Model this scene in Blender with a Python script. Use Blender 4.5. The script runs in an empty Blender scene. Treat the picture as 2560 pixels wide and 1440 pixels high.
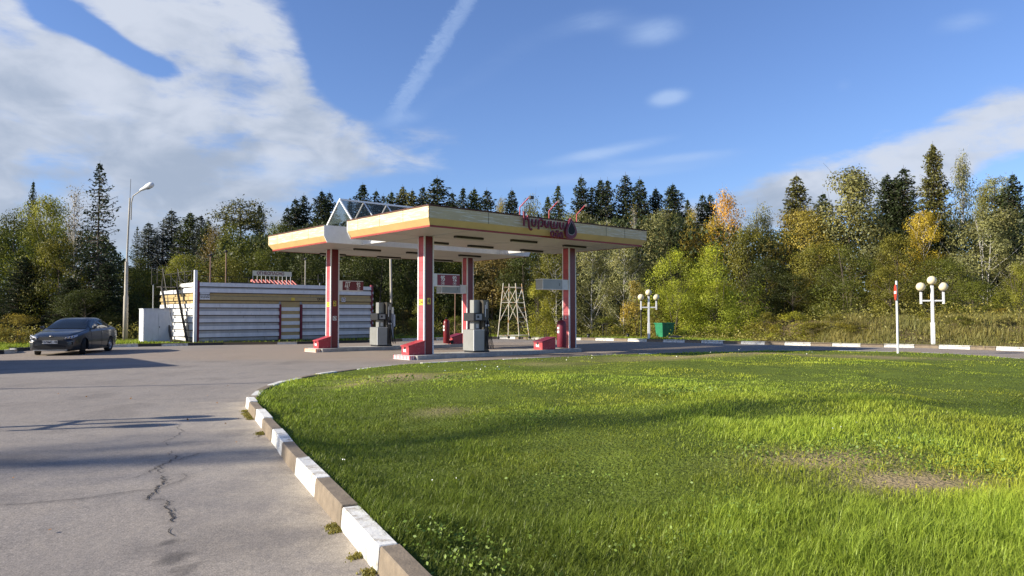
import bpy, bmesh, math, random
import numpy as np
from mathutils import Vector, Matrix
R_=math.radians
random.seed(7); rng=np.random.default_rng(11)
SC=bpy.context.scene; COL=SC.collection
# ------------------------------------------------------------------ camera
H=1.53; FPX=1833.9; TH=R_(2.0647); RO=R_(.073)
cF=np.array([0,math.cos(TH),math.sin(TH)]); cU0=np.array([0,-math.sin(TH),math.cos(TH)]); cX=np.array([1.,0,0])
cR=cX*math.cos(RO)-cU0*math.sin(RO); cU=cU0*math.cos(RO)+cX*math.sin(RO)
cam=bpy.data.cameras.new('camera'); camo=bpy.data.objects.new('camera',cam); COL.objects.link(camo)
cam.sensor_width=36; cam.lens=FPX/2560*36; cam.clip_end=3000; cam.clip_start=.05
camo.matrix_world=Matrix([[cR[i],cU[i],-cF[i],(0,0,H)[i]] for i in range(3)]+[[0,0,0,1]])
SC.camera=camo
SC.render.resolution_x=1024; SC.render.resolution_y=576
SC.view_settings.view_transform='Standard'; SC.view_settings.look='None'; SC.view_settings.exposure=0.85; SC.view_settings.gamma=1
SUN_AZ=-105.5; SUN_EL=23.5
def ray(x,y): return cF*FPX+cR*(x-1280)+cU*(720-y)
def G(x,y,z=0.):                       # survey point: photo measurement -> metres on a level plane
    d=ray(x,y); t=(z-H)/d[2]; return np.array([0,0,H])+t*d
def D(x,y,dep):
    d=ray(x,y); return np.array([0,0,H])+d*dep/d[1]
# ------------------------------------------------------------------ world
W=bpy.data.worlds.new('World'); SC.world=W; W.use_nodes=True
nt=W.node_tree; nt.nodes.clear()
def build_world():
    N=nt.nodes; L=nt.links
    def M(op,a,b=None,c=None,clamp=False):
        n=N.new('ShaderNodeMath'); n.operation=op; n.use_clamp=clamp
        for i,v in enumerate((a,b,c)):
            if v is None: continue
            if isinstance(v,(int,float)): n.inputs[i].default_value=v
            else: L.new(v,n.inputs[i])
        return n.outputs[0]
    def ramp(v,lo,hi):
        n=N.new('ShaderNodeMapRange'); n.interpolation_type='SMOOTHSTEP'; L.new(v,n.inputs[0]); n.inputs[1].default_value=lo; n.inputs[2].default_value=hi; return n.outputs[0]
    def mix(f,a,b):
        n=N.new('ShaderNodeMix'); n.data_type='RGBA'
        for i,v in ((0,f),(6,a),(7,b)):
            if isinstance(v,(int,float)): n.inputs[i].default_value=v
            elif isinstance(v,tuple): n.inputs[i].default_value=(*v,1)
            else: L.new(v,n.inputs[i])
        return n.outputs[2]
    sky=N.new('ShaderNodeTexSky'); sky.sky_type='NISHITA'; sky.sun_disc=False
    sky.sun_elevation=R_(SUN_EL); sky.sun_rotation=R_(SUN_AZ); sky.air_density=1.0; sky.dust_density=.6; sky.ozone_density=2.0; sky.altitude=100
    tc=N.new('ShaderNodeTexCoord'); sp=N.new('ShaderNodeSeparateXYZ'); L.new(tc.outputs['Generated'],sp.inputs[0])
    az=M('MULTIPLY',M('ARCTAN2',sp.outputs[0],sp.outputs[1]),57.2958); el=M('MULTIPLY',M('ARCSINE',sp.outputs[2]),57.2958)
    def toae(px,py):
        d=ray(px,py); d=d/np.linalg.norm(d); return math.degrees(math.atan2(d[0],d[1])),math.degrees(math.asin(d[2]))
    # cloud layer coordinates: a flat layer seen in perspective keeps streaks long near the horizon
    cv=N.new('ShaderNodeCombineXYZ'); L.new(M('MULTIPLY',az,.1),cv.inputs[0]); L.new(M('MULTIPLY',el,.17),cv.inputs[1])
    def noise(scale,det,rough,off=0.,dist=0.,sx=1.,rot=0.):
        mp=N.new('ShaderNodeMapping'); L.new(cv.outputs[0],mp.inputs[0]); mp.inputs['Location'].default_value=(off,off*.7,0); mp.inputs['Scale'].default_value=(sx,1,1); mp.inputs['Rotation'].default_value=(0,0,rot)
        n=N.new('ShaderNodeTexNoise'); L.new(mp.outputs[0],n.inputs['Vector']); n.inputs['Scale'].default_value=scale; n.inputs['Detail'].default_value=det; n.inputs['Roughness'].default_value=rough; n.inputs['Distortion'].default_value=dist
        return n.outputs[0]
    def blob(px,py,rx,ry,rot,amp):
        a,e=toae(px,py); sx=rx/32.; sy=ry/32.; c,s=math.cos(R_(rot)),math.sin(R_(rot))
        da=M('SUBTRACT',az,a); de=M('SUBTRACT',el,e)
        u=M('ADD',M('MULTIPLY',da,c/sx),M('MULTIPLY',de,s/sx)); v=M('ADD',M('MULTIPLY',da,-s/sy),M('MULTIPLY',de,c/sy))
        q=M('ADD',M('MULTIPLY',u,u),M('MULTIPLY',v,v))
        return M('MULTIPLY',M('EXPONENT',M('MULTIPLY',q,-1.)),amp)
    def total(bl):
        s=blob(*bl[0])
        for b in bl[1:]: s=M('ADD',s,blob(*b))
        return s
    big=[(120,320,420,230,0,1.0),(520,90,250,130,-25,1.0),(560,220,210,130,0,.6),(640,360,380,90,-3,.9),(560,380,420,110,0,.35),(250,480,480,140,0,.8),(-250,300,500,400,0,1.0),(40,20,60,45,0,.55),
         (2350,380,420,62,14,1.05),(2180,450,380,50,10,.8),(2560,290,200,45,12,.5),(1980,510,300,45,8,.7),
         (250,95,190,38,-26,-1.5),(400,165,80,34,-20,-1.0),(110,45,110,24,0,-.7),(850,120,110,170,0,-.8),(1000,200,140,80,10,-.7),(930,470,200,60,0,-.55),(700,470,120,40,0,-.35),(2540,420,120,45,0,-.7),(860,450,150,40,0,-.15)]
    nz=noise(1.5,8,.55,3.1,.35); nz2=noise(4.2,6,.6,8.3,.3,.55,.5)
    den=M('ADD',M('MINIMUM',total(big),.98),M('ADD',M('MULTIPLY',M('SUBTRACT',nz,.5),2.3),M('MULTIPLY',M('SUBTRACT',nz2,.5),1.5)))
    dens=M('MULTIPLY',ramp(den,.04,1.0),ramp(total(big),.04,.4))
    # thin stuff
    wis=[(1520,378,150,16,9,1.2),(1680,395,170,13,3,.7),(1640,80,90,34,5,.85),(1500,50,90,26,8,.5),(1670,245,50,20,6,1.3),(2410,55,75,26,0,.6),(1500,440,330,22,4,.7),(2110,215,25,22,0,.4),(1250,150,420,50,28,.28),(1000,300,70,20,10,.5),(760,430,230,50,0,.6)]
    nw=noise(2.6,8,.62,9.,.8,.6,.25)
    wd=M('MULTIPLY',ramp(M('MULTIPLY',total(wis),M('ADD',nw,.25)),.12,.95),.62)
    # vapour trail: narrow great-circle band
    a0,e0=toae(1180,-20); a1,e1=toae(985,285); ln=math.hypot(a1-a0,e1-e0); ux,uy=(a1-a0)/ln,(e1-e0)/ln
    da=M('SUBTRACT',az,a0); de=M('SUBTRACT',el,e0)
    al=M('ADD',M('MULTIPLY',da,ux),M('MULTIPLY',de,uy)); ac=M('ADD',M('MULTIPLY',da,-uy),M('MULTIPLY',de,ux))
    nt2=noise(9,5,.7,1.3,1.2)
    ac2=M('ADD',ac,M('MULTIPLY',M('SUBTRACT',nt2,.5),1.1))
    q=M('DIVIDE',ac2,.62); tr=M('EXPONENT',M('MULTIPLY',M('POWER',M('ABSOLUTE',q),4.),-1.))
    tr=M('MULTIPLY',M('MULTIPLY',tr,M('ADD',M('MULTIPLY',nt2,.75),.12)),ramp(al,ln+1.2,ln-1.5))
    tr=M('MULTIPLY',tr,.68,None,True)
    ns=noise(.95,6,.55,5.7,.4); ns2=noise(2.4,5,.5,1.9,.6)
    sh=ramp(M('ADD',M('ADD',blob(2330,350,420,95,12,.2),M('ADD',M('MULTIPLY',ns,.7),M('MULTIPLY',ns2,.45))),M('MULTIPLY',el,.015)),.60,.94)
    skc=N.new('ShaderNodeMix'); skc.data_type='RGBA'; skc.blend_type='MULTIPLY'; skc.inputs[0].default_value=1; L.new(sky.outputs[0],skc.inputs[6]); skc.inputs[7].default_value=SKY_TINT
    cc=mix(sh,CL_DARK,CL_LIGHT)
    c1=mix(M('MULTIPLY',dens,.93),skc.outputs[2],cc)
    c2=mix(wd,c1,CL_WISP); c3=mix(tr,c2,CL_WISP)
    bg=N.new('ShaderNodeBackground'); bg.inputs[1].default_value=.072; L.new(c3,bg.inputs[0])
    o=N.new('ShaderNodeOutputWorld'); L.new(bg.outputs[0],o.inputs[0])
SKY_TINT=(.90,1.04,1.42,1); CL_DARK=(3.05,3.6,4.55); CL_LIGHT=(5.2,5.6,6.4); CL_WISP=(3.8,5.0,7.2)
build_world()
sl=bpy.data.lights.new('sun','SUN'); sl.energy=5.0; sl.angle=R_(.53); sl.color=(1,.92,.78)
so=bpy.data.objects.new('sun',sl); COL.objects.link(so)
sdir=Vector((math.sin(R_(SUN_AZ))*math.cos(R_(SUN_EL)),math.cos(R_(SUN_AZ))*math.cos(R_(SUN_EL)),math.sin(R_(SUN_EL))))
so.rotation_euler=sdir.to_track_quat('Z','Y').to_euler(); so.location=(-30,-10,30)
# ------------------------------------------------------------------ helpers
def mat(name,col,rough=.8,metal=0.,var=.12,scale=6.,bump=0.,bscale=60.,col2=None,spots=None,coord='Object',spec=.5,stretch=(1,1,1)):
    m=bpy.data.materials.new(name); m.use_nodes=True; n=m.node_tree; N=n.nodes; L=n.links; b=N['Principled BSDF']
    b.inputs['Roughness'].default_value=rough; b.inputs['Metallic'].default_value=metal; b.inputs['Specular IOR Level'].default_value=spec
    tc=N.new('ShaderNodeTexCoord'); mp=N.new('ShaderNodeMapping'); L.new(tc.outputs[coord],mp.inputs[0]); mp.inputs['Scale'].default_value=stretch
    nz=N.new('ShaderNodeTexNoise'); nz.inputs['Scale'].default_value=scale; nz.inputs['Detail'].default_value=6; nz.inputs['Roughness'].default_value=.62; L.new(mp.outputs[0],nz.inputs['Vector'])
    rp=N.new('ShaderNodeValToRGB'); rp.color_ramp.elements[0].position=.3; rp.color_ramp.elements[1].position=.7
    c=np.array(col[:3]); d=np.array(col2[:3]) if col2 else c*(1-var*1.6)
    rp.color_ramp.elements[0].color=(*d,1); rp.color_ramp.elements[1].color=(*np.minimum(c*(1+var*.4),1),1)
    L.new(nz.outputs[0],rp.inputs[0]); out=rp.outputs[0]
    if spots:                                         # dirt / flaking spots with their own colour
        col3,sc,lo,hi=spots; n2=N.new('ShaderNodeTexNoise'); n2.inputs['Scale'].default_value=sc; n2.inputs['Detail'].default_value=8; n2.inputs['Roughness'].default_value=.7; L.new(mp.outputs[0],n2.inputs['Vector'])
        mr=N.new('ShaderNodeMapRange'); L.new(n2.outputs[0],mr.inputs[0]); mr.inputs[1].default_value=lo; mr.inputs[2].default_value=hi
        mx=N.new('ShaderNodeMix'); mx.data_type='RGBA'; L.new(mr.outputs[0],mx.inputs[0]); L.new(out,mx.inputs[6]); mx.inputs[7].default_value=(*col3,1); out=mx.outputs[2]
    L.new(out,b.inputs['Base Color'])
    if bump:
        n3=N.new('ShaderNodeTexNoise'); n3.inputs['Scale'].default_value=bscale; n3.inputs['Detail'].default_value=5; L.new(mp.outputs[0],n3.inputs['Vector'])
        bp=N.new('ShaderNodeBump'); bp.inputs['Strength'].default_value=bump; bp.inputs['Distance'].default_value=.01; L.new(n3.outputs[0],bp.inputs['Height']); L.new(bp.outputs[0],b.inputs['Normal'])
    return m
def leafmat(name,trans=.35,spread=.75,hue=(1.25,1.05,.7)):
    m=bpy.data.materials.new(name); m.use_nodes=True; n=m.node_tree; N=n.nodes; L=n.links; N.clear()
    oi=N.new('ShaderNodeObjectInfo'); at=N.new('ShaderNodeAttribute'); at.attribute_name='tint'
    mr=N.new('ShaderNodeMapRange'); L.new(at.outputs['Fac'],mr.inputs[0]); mr.inputs[3].default_value=1-spread*.62; mr.inputs[4].default_value=1+spread
    a=N.new('ShaderNodeMix'); a.data_type='RGBA'; a.blend_type='MULTIPLY'; a.inputs[0].default_value=1; L.new(oi.outputs['Color'],a.inputs[6]); L.new(mr.outputs[0],a.inputs[7])
    at2=N.new('ShaderNodeAttribute'); at2.attribute_name='hue'
    b=N.new('ShaderNodeMix'); b.data_type='RGBA'; b.blend_type='MULTIPLY'; L.new(at2.outputs['Fac'],b.inputs[0]); L.new(a.outputs[2],b.inputs[6]); b.inputs[7].default_value=(*hue,1)
    df=N.new('ShaderNodeBsdfDiffuse'); tr=N.new('ShaderNodeBsdfTranslucent'); gl=N.new('ShaderNodeBsdfGlossy'); gl.inputs['Roughness'].default_value=.5
    L.new(b.outputs[2],df.inputs[0]); L.new(b.outputs[2],tr.inputs[0])
    mx=N.new('ShaderNodeMixShader'); mx.inputs[0].default_value=trans; L.new(df.outputs[0],mx.inputs[1]); L.new(tr.outputs[0],mx.inputs[2])
    m2=N.new('ShaderNodeMixShader'); m2.inputs[0].default_value=.02; L.new(mx.outputs[0],m2.inputs[1]); L.new(gl.outputs[0],m2.inputs[2])
    o=N.new('ShaderNodeOutputMaterial'); L.new(m2.outputs[0],o.inputs[0]); return m
def tag(o,label=None,cat=None,group=None,kind=None):
    if label: o['label']=label
    if cat: o['category']=cat
    if group: o['group']=group
    if kind: o['kind']=kind
    return o
def empty(name,loc=(0,0,0),rz=0.,label=None,cat=None,group=None):
    o=bpy.data.objects.new(name,None); COL.objects.link(o); o.location=loc; o.rotation_euler=(0,0,rz); o.empty_display_size=.3
    return tag(o,label,cat,group)
class MB:
    def __init__(s): s.v=[]; s.f=[]; s.sm=[]
    def add(s,vs,fs,smooth=False):
        k=len(s.v); s.v+= [tuple(map(float,p)) for p in vs]; s.f+=[tuple(i+k for i in f) for f in fs]; s.sm+=[smooth]*len(fs); return s
    def box(s,x0,x1,y0,y1,z0,z1):
        return s.add([(x0,y0,z0),(x1,y0,z0),(x1,y1,z0),(x0,y1,z0),(x0,y0,z1),(x1,y0,z1),(x1,y1,z1),(x0,y1,z1)],[(0,3,2,1),(4,5,6,7),(0,1,5,4),(1,2,6,5),(2,3,7,6),(3,0,4,7)])
    def hexa(s,lo,hi):                    # lo/hi: 4 points each, ccw from above
        return s.add(list(lo)+list(hi),[(0,3,2,1),(4,5,6,7),(0,1,5,4),(1,2,6,5),(2,3,7,6),(3,0,4,7)])
    def prism(s,poly,axis,t0,t1):         # poly in the two other axes
        def mk(p,t): return {'x':(t,p[0],p[1]),'y':(p[0],t,p[1]),'z':(p[0],p[1],t)}[axis]
        n=len(poly); return s.add([mk(p,t0) for p in poly]+[mk(p,t1) for p in poly],[tuple(range(n))[::-1],tuple(range(n,2*n))]+[(i,(i+1)%n,n+(i+1)%n,n+i) for i in range(n)])
    def tube(s,pts,r,n=8,cap=True,smooth=True):
        pts=[Vector(p) for p in pts]; rs=r if isinstance(r,(list,tuple)) else [r]*len(pts); rings=[]
        for i,p in enumerate(pts):
            d=(pts[min(i+1,len(pts)-1)]-pts[max(i-1,0)]).normalized(); a=d.orthogonal().normalized() if i==0 else (pa-d*pa.dot(d)).normalized(); pa=a; b=d.cross(a)
            rings.append([p+(a*math.cos(2*math.pi*k/n)+b*math.sin(2*math.pi*k/n))*rs[i] for k in range(n)])
        vs=[q for r_ in rings for q in r_]; fs=[(i*n+k,i*n+(k+1)%n,(i+1)*n+(k+1)%n,(i+1)*n+k) for i in range(len(pts)-1) for k in range(n)]
        s.add(vs,fs,smooth)
        if cap: s.add(rings[0],[tuple(range(n))[::-1]]); s.add(rings[-1],[tuple(range(n))])
        return s
    def lathe(s,prof,c=(0,0,0),n=16,axis='z',smooth=True):
        vs=[];
        for r,z in prof:
            for k in range(n):
                a=2*math.pi*k/n; x,y=r*math.cos(a),r*math.sin(a)
                vs.append({'z':(c[0]+x,c[1]+y,c[2]+z),'y':(c[0]+x,c[1]+z,c[2]+y),'x':(c[0]+z,c[1]+x,c[2]+y)}[axis])
        return s.add(vs,[(i*n+k,i*n+(k+1)%n,(i+1)*n+(k+1)%n,(i+1)*n+k) for i in range(len(prof)-1) for k in range(n)],smooth)
    def build(s,name,m,parent=None,bevel=0.,loc=None,rz=None):
        me=bpy.data.meshes.new(name); me.from_pydata(s.v,[],s.f); me.polygons.foreach_set('use_smooth',s.sm); me.materials.append(m)
        bm=bmesh.new(); bm.from_mesh(me)
        if bevel:
            bmesh.ops.remove_doubles(bm,verts=bm.verts,dist=1e-5)
            es=[e for e in bm.edges if len(e.link_faces)==2 and e.calc_face_angle(0)>.5 and not e.link_faces[0].smooth]
            bmesh.ops.bevel(bm,geom=es,offset=bevel,segments=1,affect='EDGES',clamp_overlap=True)
        bmesh.ops.recalc_face_normals(bm,faces=bm.faces); bm.to_mesh(me); bm.free()
        o=bpy.data.objects.new(name,me); COL.objects.link(o)
        if parent: o.parent=parent
        if loc is not None: o.location=loc
        if rz is not None: o.rotation_euler=(0,0,rz)
        return o
def npmesh(name,V,F,m,attrs=None,smooth=False):          # V (n,3); F (m,k) all the same size
    me=bpy.data.meshes.new(name); V=np.asarray(V,np.float32); F=np.asarray(F,np.int32); k=F.shape[1]
    me.vertices.add(len(V)); me.vertices.foreach_set('co',V.ravel()); me.loops.add(F.size); me.loops.foreach_set('vertex_index',F.ravel())
    me.polygons.add(len(F)); me.polygons.foreach_set('loop_start',np.arange(0,F.size,k,dtype=np.int32)); me.polygons.foreach_set('loop_total',np.full(len(F),k,np.int32))
    if smooth: me.polygons.foreach_set('use_smooth',np.ones(len(F),bool))
    me.update(calc_edges=True)
    for n,a in (attrs or {}).items():
        at=me.attributes.new(n,'FLOAT','FACE' if len(a)==len(F) else 'POINT'); at.data.foreach_set('value',np.asarray(a,np.float32))
    me.materials.append(m); return me
def obj(name,me,parent=None,loc=(0,0,0)):
    o=bpy.data.objects.new(name,me); COL.objects.link(o); o.location=loc
    if parent: o.parent=parent
    return o
def copy_tree(o,parent=None):
    c=o.copy(); COL.objects.link(c)
    if parent: c.parent=parent
    for ch in list(o.children): copy_tree(ch,c)
    return c
def text(body,size,m,parent,loc,rot,name='lettering',extrude=.004,align='CENTER',sx=1.,weight=0.):
    cu=bpy.data.curves.new('t','FONT'); cu.body=body; cu.size=size; cu.align_x=align; cu.align_y='CENTER'; cu.extrude=extrude; cu.offset=weight; cu.resolution_u=3
    t=bpy.data.objects.new('t',cu); COL.objects.link(t); bpy.context.view_layer.update()
    me=bpy.data.meshes.new_from_object(t.evaluated_get(bpy.context.evaluated_depsgraph_get())); bpy.data.objects.remove(t); me.materials.clear(); me.materials.append(m)
    o=bpy.data.objects.new(name,me); COL.objects.link(o); o.parent=parent; o.location=loc; o.rotation_euler=rot; o.scale=(sx,1,1); return o
def vnoise(x,y,sc,seed=0):                                # smooth value noise, 0..1
    x=np.asarray(x)/sc+seed*17.3; y=np.asarray(y)/sc+seed*5.1; xi=np.floor(x).astype(int); yi=np.floor(y).astype(int); fx=x-xi; fy=y-yi; fx=fx*fx*(3-2*fx); fy=fy*fy*(3-2*fy)
    def h(a,b):
        n=(a*374761393+b*668265263+seed*974634777)&0xffffffff; n=((n^(n>>13))*1274126177)&0xffffffff; return ((n^(n>>16))&0xffff)/65535.
    return (h(xi,yi)*(1-fx)+h(xi+1,yi)*fx)*(1-fy)+(h(xi,yi+1)*(1-fx)+h(xi+1,yi+1)*fx)*fy
def fbm(x,y,sc,seed=0,o=4): return sum(vnoise(x,y,sc/2**i,seed+i)*.5**i for i in range(o))/sum(.5**i for i in range(o))
def sstep(x,a,b): t=np.clip((np.asarray(x)-a)/(b-a),0,1); return t*t*(3-2*t)
def resample(P,step):
    P=np.array(P); d=np.r_[0,np.cumsum(np.linalg.norm(np.diff(P,axis=0),axis=1))]; n=max(2,int(round(d[-1]/step))+1); t=np.linspace(0,d[-1],n); return np.stack([np.interp(t,d,P[:,i]) for i in range(P.shape[1])],1)
def catmull(P,k=8):
    P=np.array(P,float); Q=[]
    for i in range(len(P)-1):
        p0=P[max(i-1,0)];p1=P[i];p2=P[i+1];p3=P[min(i+2,len(P)-1)]
        for j in range(k):
            t=j/k; Q.append(.5*((2*p1)+(p2-p0)*t+(2*p0-5*p1+4*p2-p3)*t*t+(3*p1-p0-3*p2+p3)*t**3))
    Q.append(P[-1]); return np.array(Q)
def distpoly(P,Q):                                        # distance of points P (n,2) to polyline Q
    best=np.full(len(P),1e9)
    for a,b in zip(Q[:-1],Q[1:]):
        ab=b-a; t=np.clip(((P-a)@ab)/max(ab@ab,1e-9),0,1); best=np.minimum(best,np.linalg.norm(P-(a+t[:,None]*ab),axis=1))
    return best
def inpoly(P,Q):
    x,y=P[:,0],P[:,1]; c=np.zeros(len(P),bool)
    for (x0,y0),(x1,y1) in zip(Q,np.roll(Q,-1,0)):
        if y0!=y1: c^=((y0>y)!=(y1>y))&(x<(x1-x0)*(y-y0)/(y1-y0)+x0)
    return c
def g2(x,y,z=0): return G(x,y,z)[:2]
# ------------------------------------------------------------------ materials
M={}
M['white']=mat('white_paint',(.78,.78,.76),.6,var=.06,spots=((.45,.42,.36),9,.62,.8))
M['recess']=mat('shaded_grey_white_siding',(.47,.46,.44),.65,var=.12,scale=3,stretch=(1,1,.35))  # recess shade put into the colour: greyer than the white planks
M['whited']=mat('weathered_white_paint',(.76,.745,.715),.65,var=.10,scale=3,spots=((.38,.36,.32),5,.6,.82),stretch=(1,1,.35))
M['kwhite']=mat('kerb_white_paint',(.72,.70,.64),.85,var=.12,scale=5,spots=((.36,.31,.24),9,.50,.66),bump=.35,bscale=45)
M['kbeige']=mat('kerb_concrete',(.225,.175,.12),.9,var=.22,scale=7,spots=((.20,.15,.10),18,.55,.75),bump=.4,bscale=60)
M['kdark']=mat('kerb_black_paint',(.05,.05,.055),.8,var=.2)
M['conc']=mat('concrete',(.42,.40,.36),.9,var=.2,spots=((.22,.2,.17),10,.52,.75),bump=.3)
M['ltconc']=mat('pole_concrete',(.50,.45,.36),.85,var=.2,spots=((.3,.22,.14),5,.55,.75),stretch=(1,1,.2))
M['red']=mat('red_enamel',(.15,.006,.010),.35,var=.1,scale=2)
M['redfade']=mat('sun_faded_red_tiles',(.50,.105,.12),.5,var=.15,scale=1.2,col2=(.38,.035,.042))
M['redbox']=mat('red_box_paint',(.42,.035,.045),.5,var=.15,scale=5,spots=((.62,.22,.2),8,.55,.75))
M['maroon']=mat('maroon_paint',(.17,.012,.03),.5,var=.12)
M['sign']=mat('maroon_sign_face',(.24,.025,.045),.45,var=.08)
M['trimred']=mat('red_trim',(.30,.025,.012),.5,var=.15)
M['rust']=mat('rusty_flashing',(.10,.035,.02),.8,var=.3)
M['yellow']=mat('yellow_fascia',(.66,.47,.19),.45,var=.07,scale=2)
M['cream']=mat('peeling_cream_fascia',(.60,.47,.26),.6,var=.10,scale=1.5,spots=((.70,.63,.48),1.7,.53,.58),stretch=(1,1,16))
M['soffit']=mat('soffit_panels',(.52,.50,.44),.5,var=.05,scale=1)
M['ochre']=mat('ochre_siding',(.47,.34,.145),.55,var=.1,spots=((.4,.27,.12),5,.6,.8))
M['black']=mat('black_plastic',(.015,.015,.017),.4,var=.1)
M['mast']=mat('dark_mast_metal',(.14,.125,.10),.35,metal=.7,var=.1,scale=3,stretch=(1,1,8))
M['steel']=mat('brushed_steel',(.33,.31,.28),.35,metal=.85,var=.08,scale=3,stretch=(1,1,8))
M['stain']=mat('steel_panel',(.30,.30,.28),.42,metal=.5,var=.08,scale=3)
M['dsteel']=mat('dark_steel',(.05,.045,.04),.6,metal=.3,var=.2)
M['grey']=mat('grey_paint',(.36,.37,.37),.6,var=.1)
M['cab']=mat('grey_white_cabinet',(.60,.61,.62),.6,var=.08,spots=((.4,.36,.3),4,.6,.85),stretch=(1,1,.4))
M['brownpipe']=mat('rusty_pipe',(.26,.15,.10),.7,var=.25)
M['stickY']=mat('yellow_sticker',(.80,.58,.06),.5,var=.04)
M['green']=mat('green_container_paint',(.02,.20,.09),.5,var=.2,scale=4,spots=((.10,.28,.14),7,.58,.75))
M['tile']=mat('pink_roof_tiles',(.52,.15,.12),.6,var=.15)
M['globe']=mat('opal_globe',(.74,.64,.40),.4,var=.05,scale=3)
M['rubber']=mat('rubber',(.012,.012,.012),.8)
M['orange']=mat('orange_paint',(.62,.22,.03),.7,var=.15)
M['tower']=mat('scaffold_paint',(.62,.58,.46),.6,var=.1,spots=((.45,.22,.06),6,.5,.6),stretch=(1,1,.5))
M['bark']=mat('bark',(.11,.085,.06),.9,var=.4,scale=8,bump=.5,bscale=30)
M['birch']=mat('birch_bark',(.50,.47,.42),.8,var=.15,scale=3,spots=((.05,.045,.04),7,.58,.62),stretch=(1,1,3))
M['soil']=mat('soil',(.10,.075,.05),.95,var=.3)
M['leaf']=leafmat('broad_leaves',.33,.9); M['needle']=leafmat('needles',.12,.7,(1.1,1.1,.8))
def glassmat():
    m=bpy.data.materials.new('gable_glass'); m.use_nodes=True; b=m.node_tree.nodes['Principled BSDF']
    b.inputs['Base Color'].default_value=(.05,.07,.06,1); b.inputs['Roughness'].default_value=.35; b.inputs['Transmission Weight'].default_value=.0; b.inputs['Alpha'].default_value=.45; return m
M['glass']=glassmat()
def carglass():
    m=bpy.data.materials.new('car_glass'); m.use_nodes=True; b=m.node_tree.nodes['Principled BSDF']; b.inputs['Base Color'].default_value=(.012,.016,.02,1); b.inputs['Roughness'].default_value=.05; return m
M['cglass']=carglass()
def carpaint():
    m=bpy.data.materials.new('graphite_paint'); m.use_nodes=True; b=m.node_tree.nodes['Principled BSDF']; b.inputs['Base Color'].default_value=(.024,.028,.034,1); b.inputs['Metallic'].default_value=.4; b.inputs['Roughness'].default_value=.32
    b.inputs['Coat Weight'].default_value=.5; b.inputs['Coat Roughness'].default_value=.06; return m
M['paint']=carpaint()
# ------------------------------------------------------------------ boundaries
kpx=[(940.6,1434),(861.8,1336.8),(793,1254),(746,1199),(710,1155),(683.7,1113.7),(659,1082.6),(639.5,1055.6),(621.9,1033),(611,1017)]
near=[g2(*p) for p in kpx]
d0=near[0]-near[1]; d0/=np.linalg.norm(d0)
behind=[near[0]+d0*9,near[0]+d0*6,near[0]+d0*3,near[0]+d0*1.2]
bend=[g2(616,994,.09),g2(652,967,.09),g2(740,942,.09),g2(830,928,.09),g2(1000,910,.07),g2(1250,898,.07),g2(1500,887,.07),g2(1750,880,.07),g2(2000,875,.07),g2(2244,880,.05),g2(2400,886,.05),g2(2560,897,.05)]
e=bend[-1]
rest=[e+np.array([1.6,-3.2]),e+np.array([2.2,-8]),e+np.array([1.,-14]),np.array([14.,0.]),np.array([10.,-4.])]
LAWN=catmull(behind+near+bend+rest,5); LAWNR=resample(LAWN,.3)
cen=np.array([6.5,11.5])
far_px=[(0,885.5),(32,879.5),(83,875.8),(180,871),(289,868.4),(340,867),(437,865),(483,864),(600,862),(760,860),(930,856),(993,853.5),(1100,851),(1238.6,849),(1328,850.2),(1393,851),(1512,853.3),(1580,855.3),(1651,857),(1720,858.4),(1900,861.5),(2120,866.5),(2287,869.6),(2405,873),(2526,876.8),(2560,878)]
far_px=[(x,y-1.7*(1230<x<1730)) for x,y in far_px]; FAR=[g2(*p) for p in far_px]
FAR=[FAR[0]+np.array([-2,-16.]),FAR[0]+np.array([-4,-7.])]+FAR+[FAR[-1]+np.array([4,-4.]),FAR[-1]+np.array([7.5,-10.]),FAR[-1]+np.array([9,-20.])]
FARC=catmull(FAR,3); FARR=resample(FARC,.35)
def terrain_z(x,y,dist):
    right=sstep(x,14.5,19)*sstep(dist,.8,6.)*.95+sstep(dist,30,120)*5
    return .13+right+ (fbm(x,y,3.,4)-.5)*.25*sstep(dist,.5,4)
def lawn_z(P,dist=None):
    d=distpoly(P,LAWNR) if dist is None else dist; x,y=P[:,0],P[:,1]
    nr=sstep(-y+10,-3,3)
    return .06+.05*nr - .13*sstep(d,.1,.9)*(1-sstep(d,1.3,3.4))*nr + .16*sstep(d,1.5,6)+ (fbm(x,y,3.2,2,3)-.5)*.32*sstep(d,.3,3)+(fbm(x,y,.6,9,2)-.5)*.05*sstep(d,.1,.6)
DRY=[(2080,1170,190,22,.8),(2290,1215,190,26,1.),(1000,948,110,12,.9),(1850,893,320,7,.8),(2200,895,200,7,.7),(880,962,60,6,.5),(1120,1030,90,10,.45),(1350,905,120,8,.35)]
def dry(P):
    out=np.zeros(len(P))
    for px,py,rx,ry,a in DRY:
        c=g2(px,py,.12); ex=abs(g2(px+rx,py,.12)[0]-c[0]); ey=abs(g2(px,py-ry,.12)[1]-g2(px,py+ry,.12)[1])/2
        out=np.maximum(out,a*np.exp(-((P[:,0]-c[0])/ex)**2-((P[:,1]-c[1])/ey)**2))
    return np.clip(out*(.55+1.1*fbm(P[:,0],P[:,1],.5,21,3)),0,1)
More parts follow.
